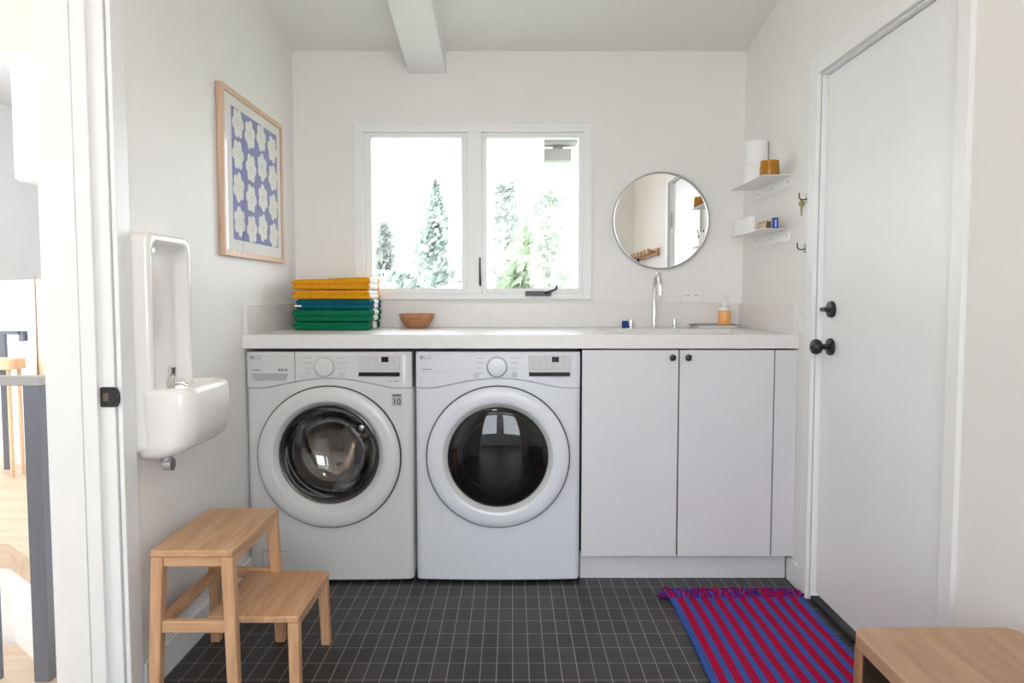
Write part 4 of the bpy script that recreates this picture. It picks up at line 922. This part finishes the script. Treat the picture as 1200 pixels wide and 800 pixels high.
# ------------------------------------------------------------------ outside the window
bm = BM(); box(bm, -40, 40, 3.9, 60, -0.35, -0.30); struct('ground', bm, M['grass'], 'pale lawn outside the window', 'ground')
bm = BM(); box(bm, -2.3, -0.3, 8.4, 8.6, -0.3, 1.24); prism(bm, [(-0.95, 1.24), (-0.2, 1.24), (-0.28, 1.30), (-0.5, 1.335), (-0.75, 1.30)], 'Y', 8.42, 8.58); box(bm, -2.2, -1.35, 8.4, 8.6, 1.24, 1.33)
solo('garden_wall', bm, M['concrete'], (-2.9, 8.5, -0.3), 'low white garden wall outside the left window pane', 'garden wall', bevel=0.01)
def tree(name, base, h, r, shape, n, leaf, label, mat, group=None):
    t = thing(name, base, label, 'tree' if shape != 'bush' else 'shrub', group)
    rnd = random.Random(int(base[0]*100+base[1]*7)); bm = BM()
    for k in range(n):
        u = rnd.random(); a = rnd.uniform(0, 2*PI)
        if shape == 'cone':
            zz = h*(0.08+0.92*u); lay = 0.72+0.28*math.sin(zz*5.2+a*2); rr_ = r*(1-u)**0.8*math.sqrt(rnd.random())*lay+0.05
        elif shape == 'spire':
            zz = h*(0.05+0.95*u); rr_ = r*(math.sin(min(1, (1-u)*1.2)*PI/2))*math.sqrt(rnd.random())*(0.7+0.3*math.sin(zz*4+a*3))
        else:
            zz = h*(0.1+0.9*u); rr_ = r*math.sqrt(max(0, 1-(2*u-0.9)**2/1.25))*math.sqrt(rnd.random())*(0.75+0.25*math.sin(a*3+zz*3))
        c = Vector((base[0]+rr_*math.cos(a), base[1]+rr_*math.sin(a), base[2]+zz)); s = leaf*rnd.uniform(0.6, 1.3)
        n1 = Vector((rnd.gauss(0, 1), rnd.gauss(0, 1), rnd.gauss(0, 1))).normalized(); n2 = n1.orthogonal().normalized(); n3 = n1.cross(n2)
        bm.faces.new([bm.verts.new(c+n2*s), bm.verts.new(c+n3*s*0.5), bm.verts.new(c-n2*s), bm.verts.new(c-n3*s*0.5)])
    f = part('foliage', bm, M[mat], t, smooth=0); f['kind'] = 'stuff'
    bm = BM(); tube(bm, [(base[0], base[1], base[2]), (base[0]+0.03, base[1], base[2]+h*0.5), (base[0], base[1], base[2]+h*0.8)], [0.11, 0.07, 0.02], 10); part('trunk', bm, M['bark'], t)
def at(u, v, y):
    return ((u-600)/CAM_F*y, y)
tree('conifer_tree', (*at(512, 0, 16.0), -0.3), 3.95, 0.85, 'spire', 2600, 0.10, 'tall pale conifer seen in the middle of the left window pane', M and 'leaf_blue')
tree('conifer_tree', (*at(452, 0, 17.0), -0.3), 3.15, 0.62, 'cone', 1800, 0.10, 'smaller grey green conifer at the left of the left window pane', 'leaf_grey')
tree('hedge_shrub', (*at(478, 0, 13.2), -0.3), 1.95, 1.1, 'bush', 2400, 0.10, 'low pale hedge shrub along the foot of the left window pane', 'leaf_blue')
tree('hedge_shrub', (*at(534, 0, 10.4), -0.3), 2.05, 0.6, 'bush', 1800, 0.10, 'rounded pale shrub near the window mullion, right of the tall conifer', 'leaf_blue')
tree('leafy_tree', (*at(640, 0, 9.0), -0.3), 2.75, 0.62, 'bush', 2600, 0.07, 'fresh green leafy tree filling the lower right window pane', 'leaf_green')
tree('leafy_tree', (*at(594, 0, 12.0), -0.3), 3.3, 0.75, 'bush', 1500, 0.08, 'sparse pale leafy tree at the left of the right window pane', 'leaf_grey')
tree('leafy_tree', (*at(612, 0, 7.5), -0.3), 1.85, 0.42, 'bush', 1500, 0.06, 'low bushy tree at the foot of the right window pane', 'leaf_green')
t = thing('roof_beam_end', (0.268, 4.1, 1.9), 'grey timber roof beam end outside at the top right of the window', 'roof beam')
bm = BM(); box(bm, 0.173, 0.354, 4.02, 4.13, 1.990, 2.035); part('cap_board', bm, M['eave'], t, bevel=0.004)
bm = BM(); box(bm, 0.174, 0.324, 4.06, 4.15, 1.905, 1.972); box(bm, 0.22, 0.28, 4.075, 4.12, 1.972, 1.990); part('beam_tail', bm, M['eave'], t, bevel=0.004)
bm = BM(); hexa(bm, [(-1.1, YB+0.16, 2.33), (2.0, YB+0.16, 2.33), (2.0, 4.7, 2.27), (-1.1, 4.7, 2.27)], [(-1.1, YB+0.16, 2.43), (2.0, YB+0.16, 2.43), (2.0, 4.7, 2.36), (-1.1, 4.7, 2.36)])
box(bm, 0.20, 0.33, 4.05, 4.12, 2.035, 2.33)
struct('roof_overhang', bm, M['eave'], 'grey roof overhang above the window outside', 'roof')
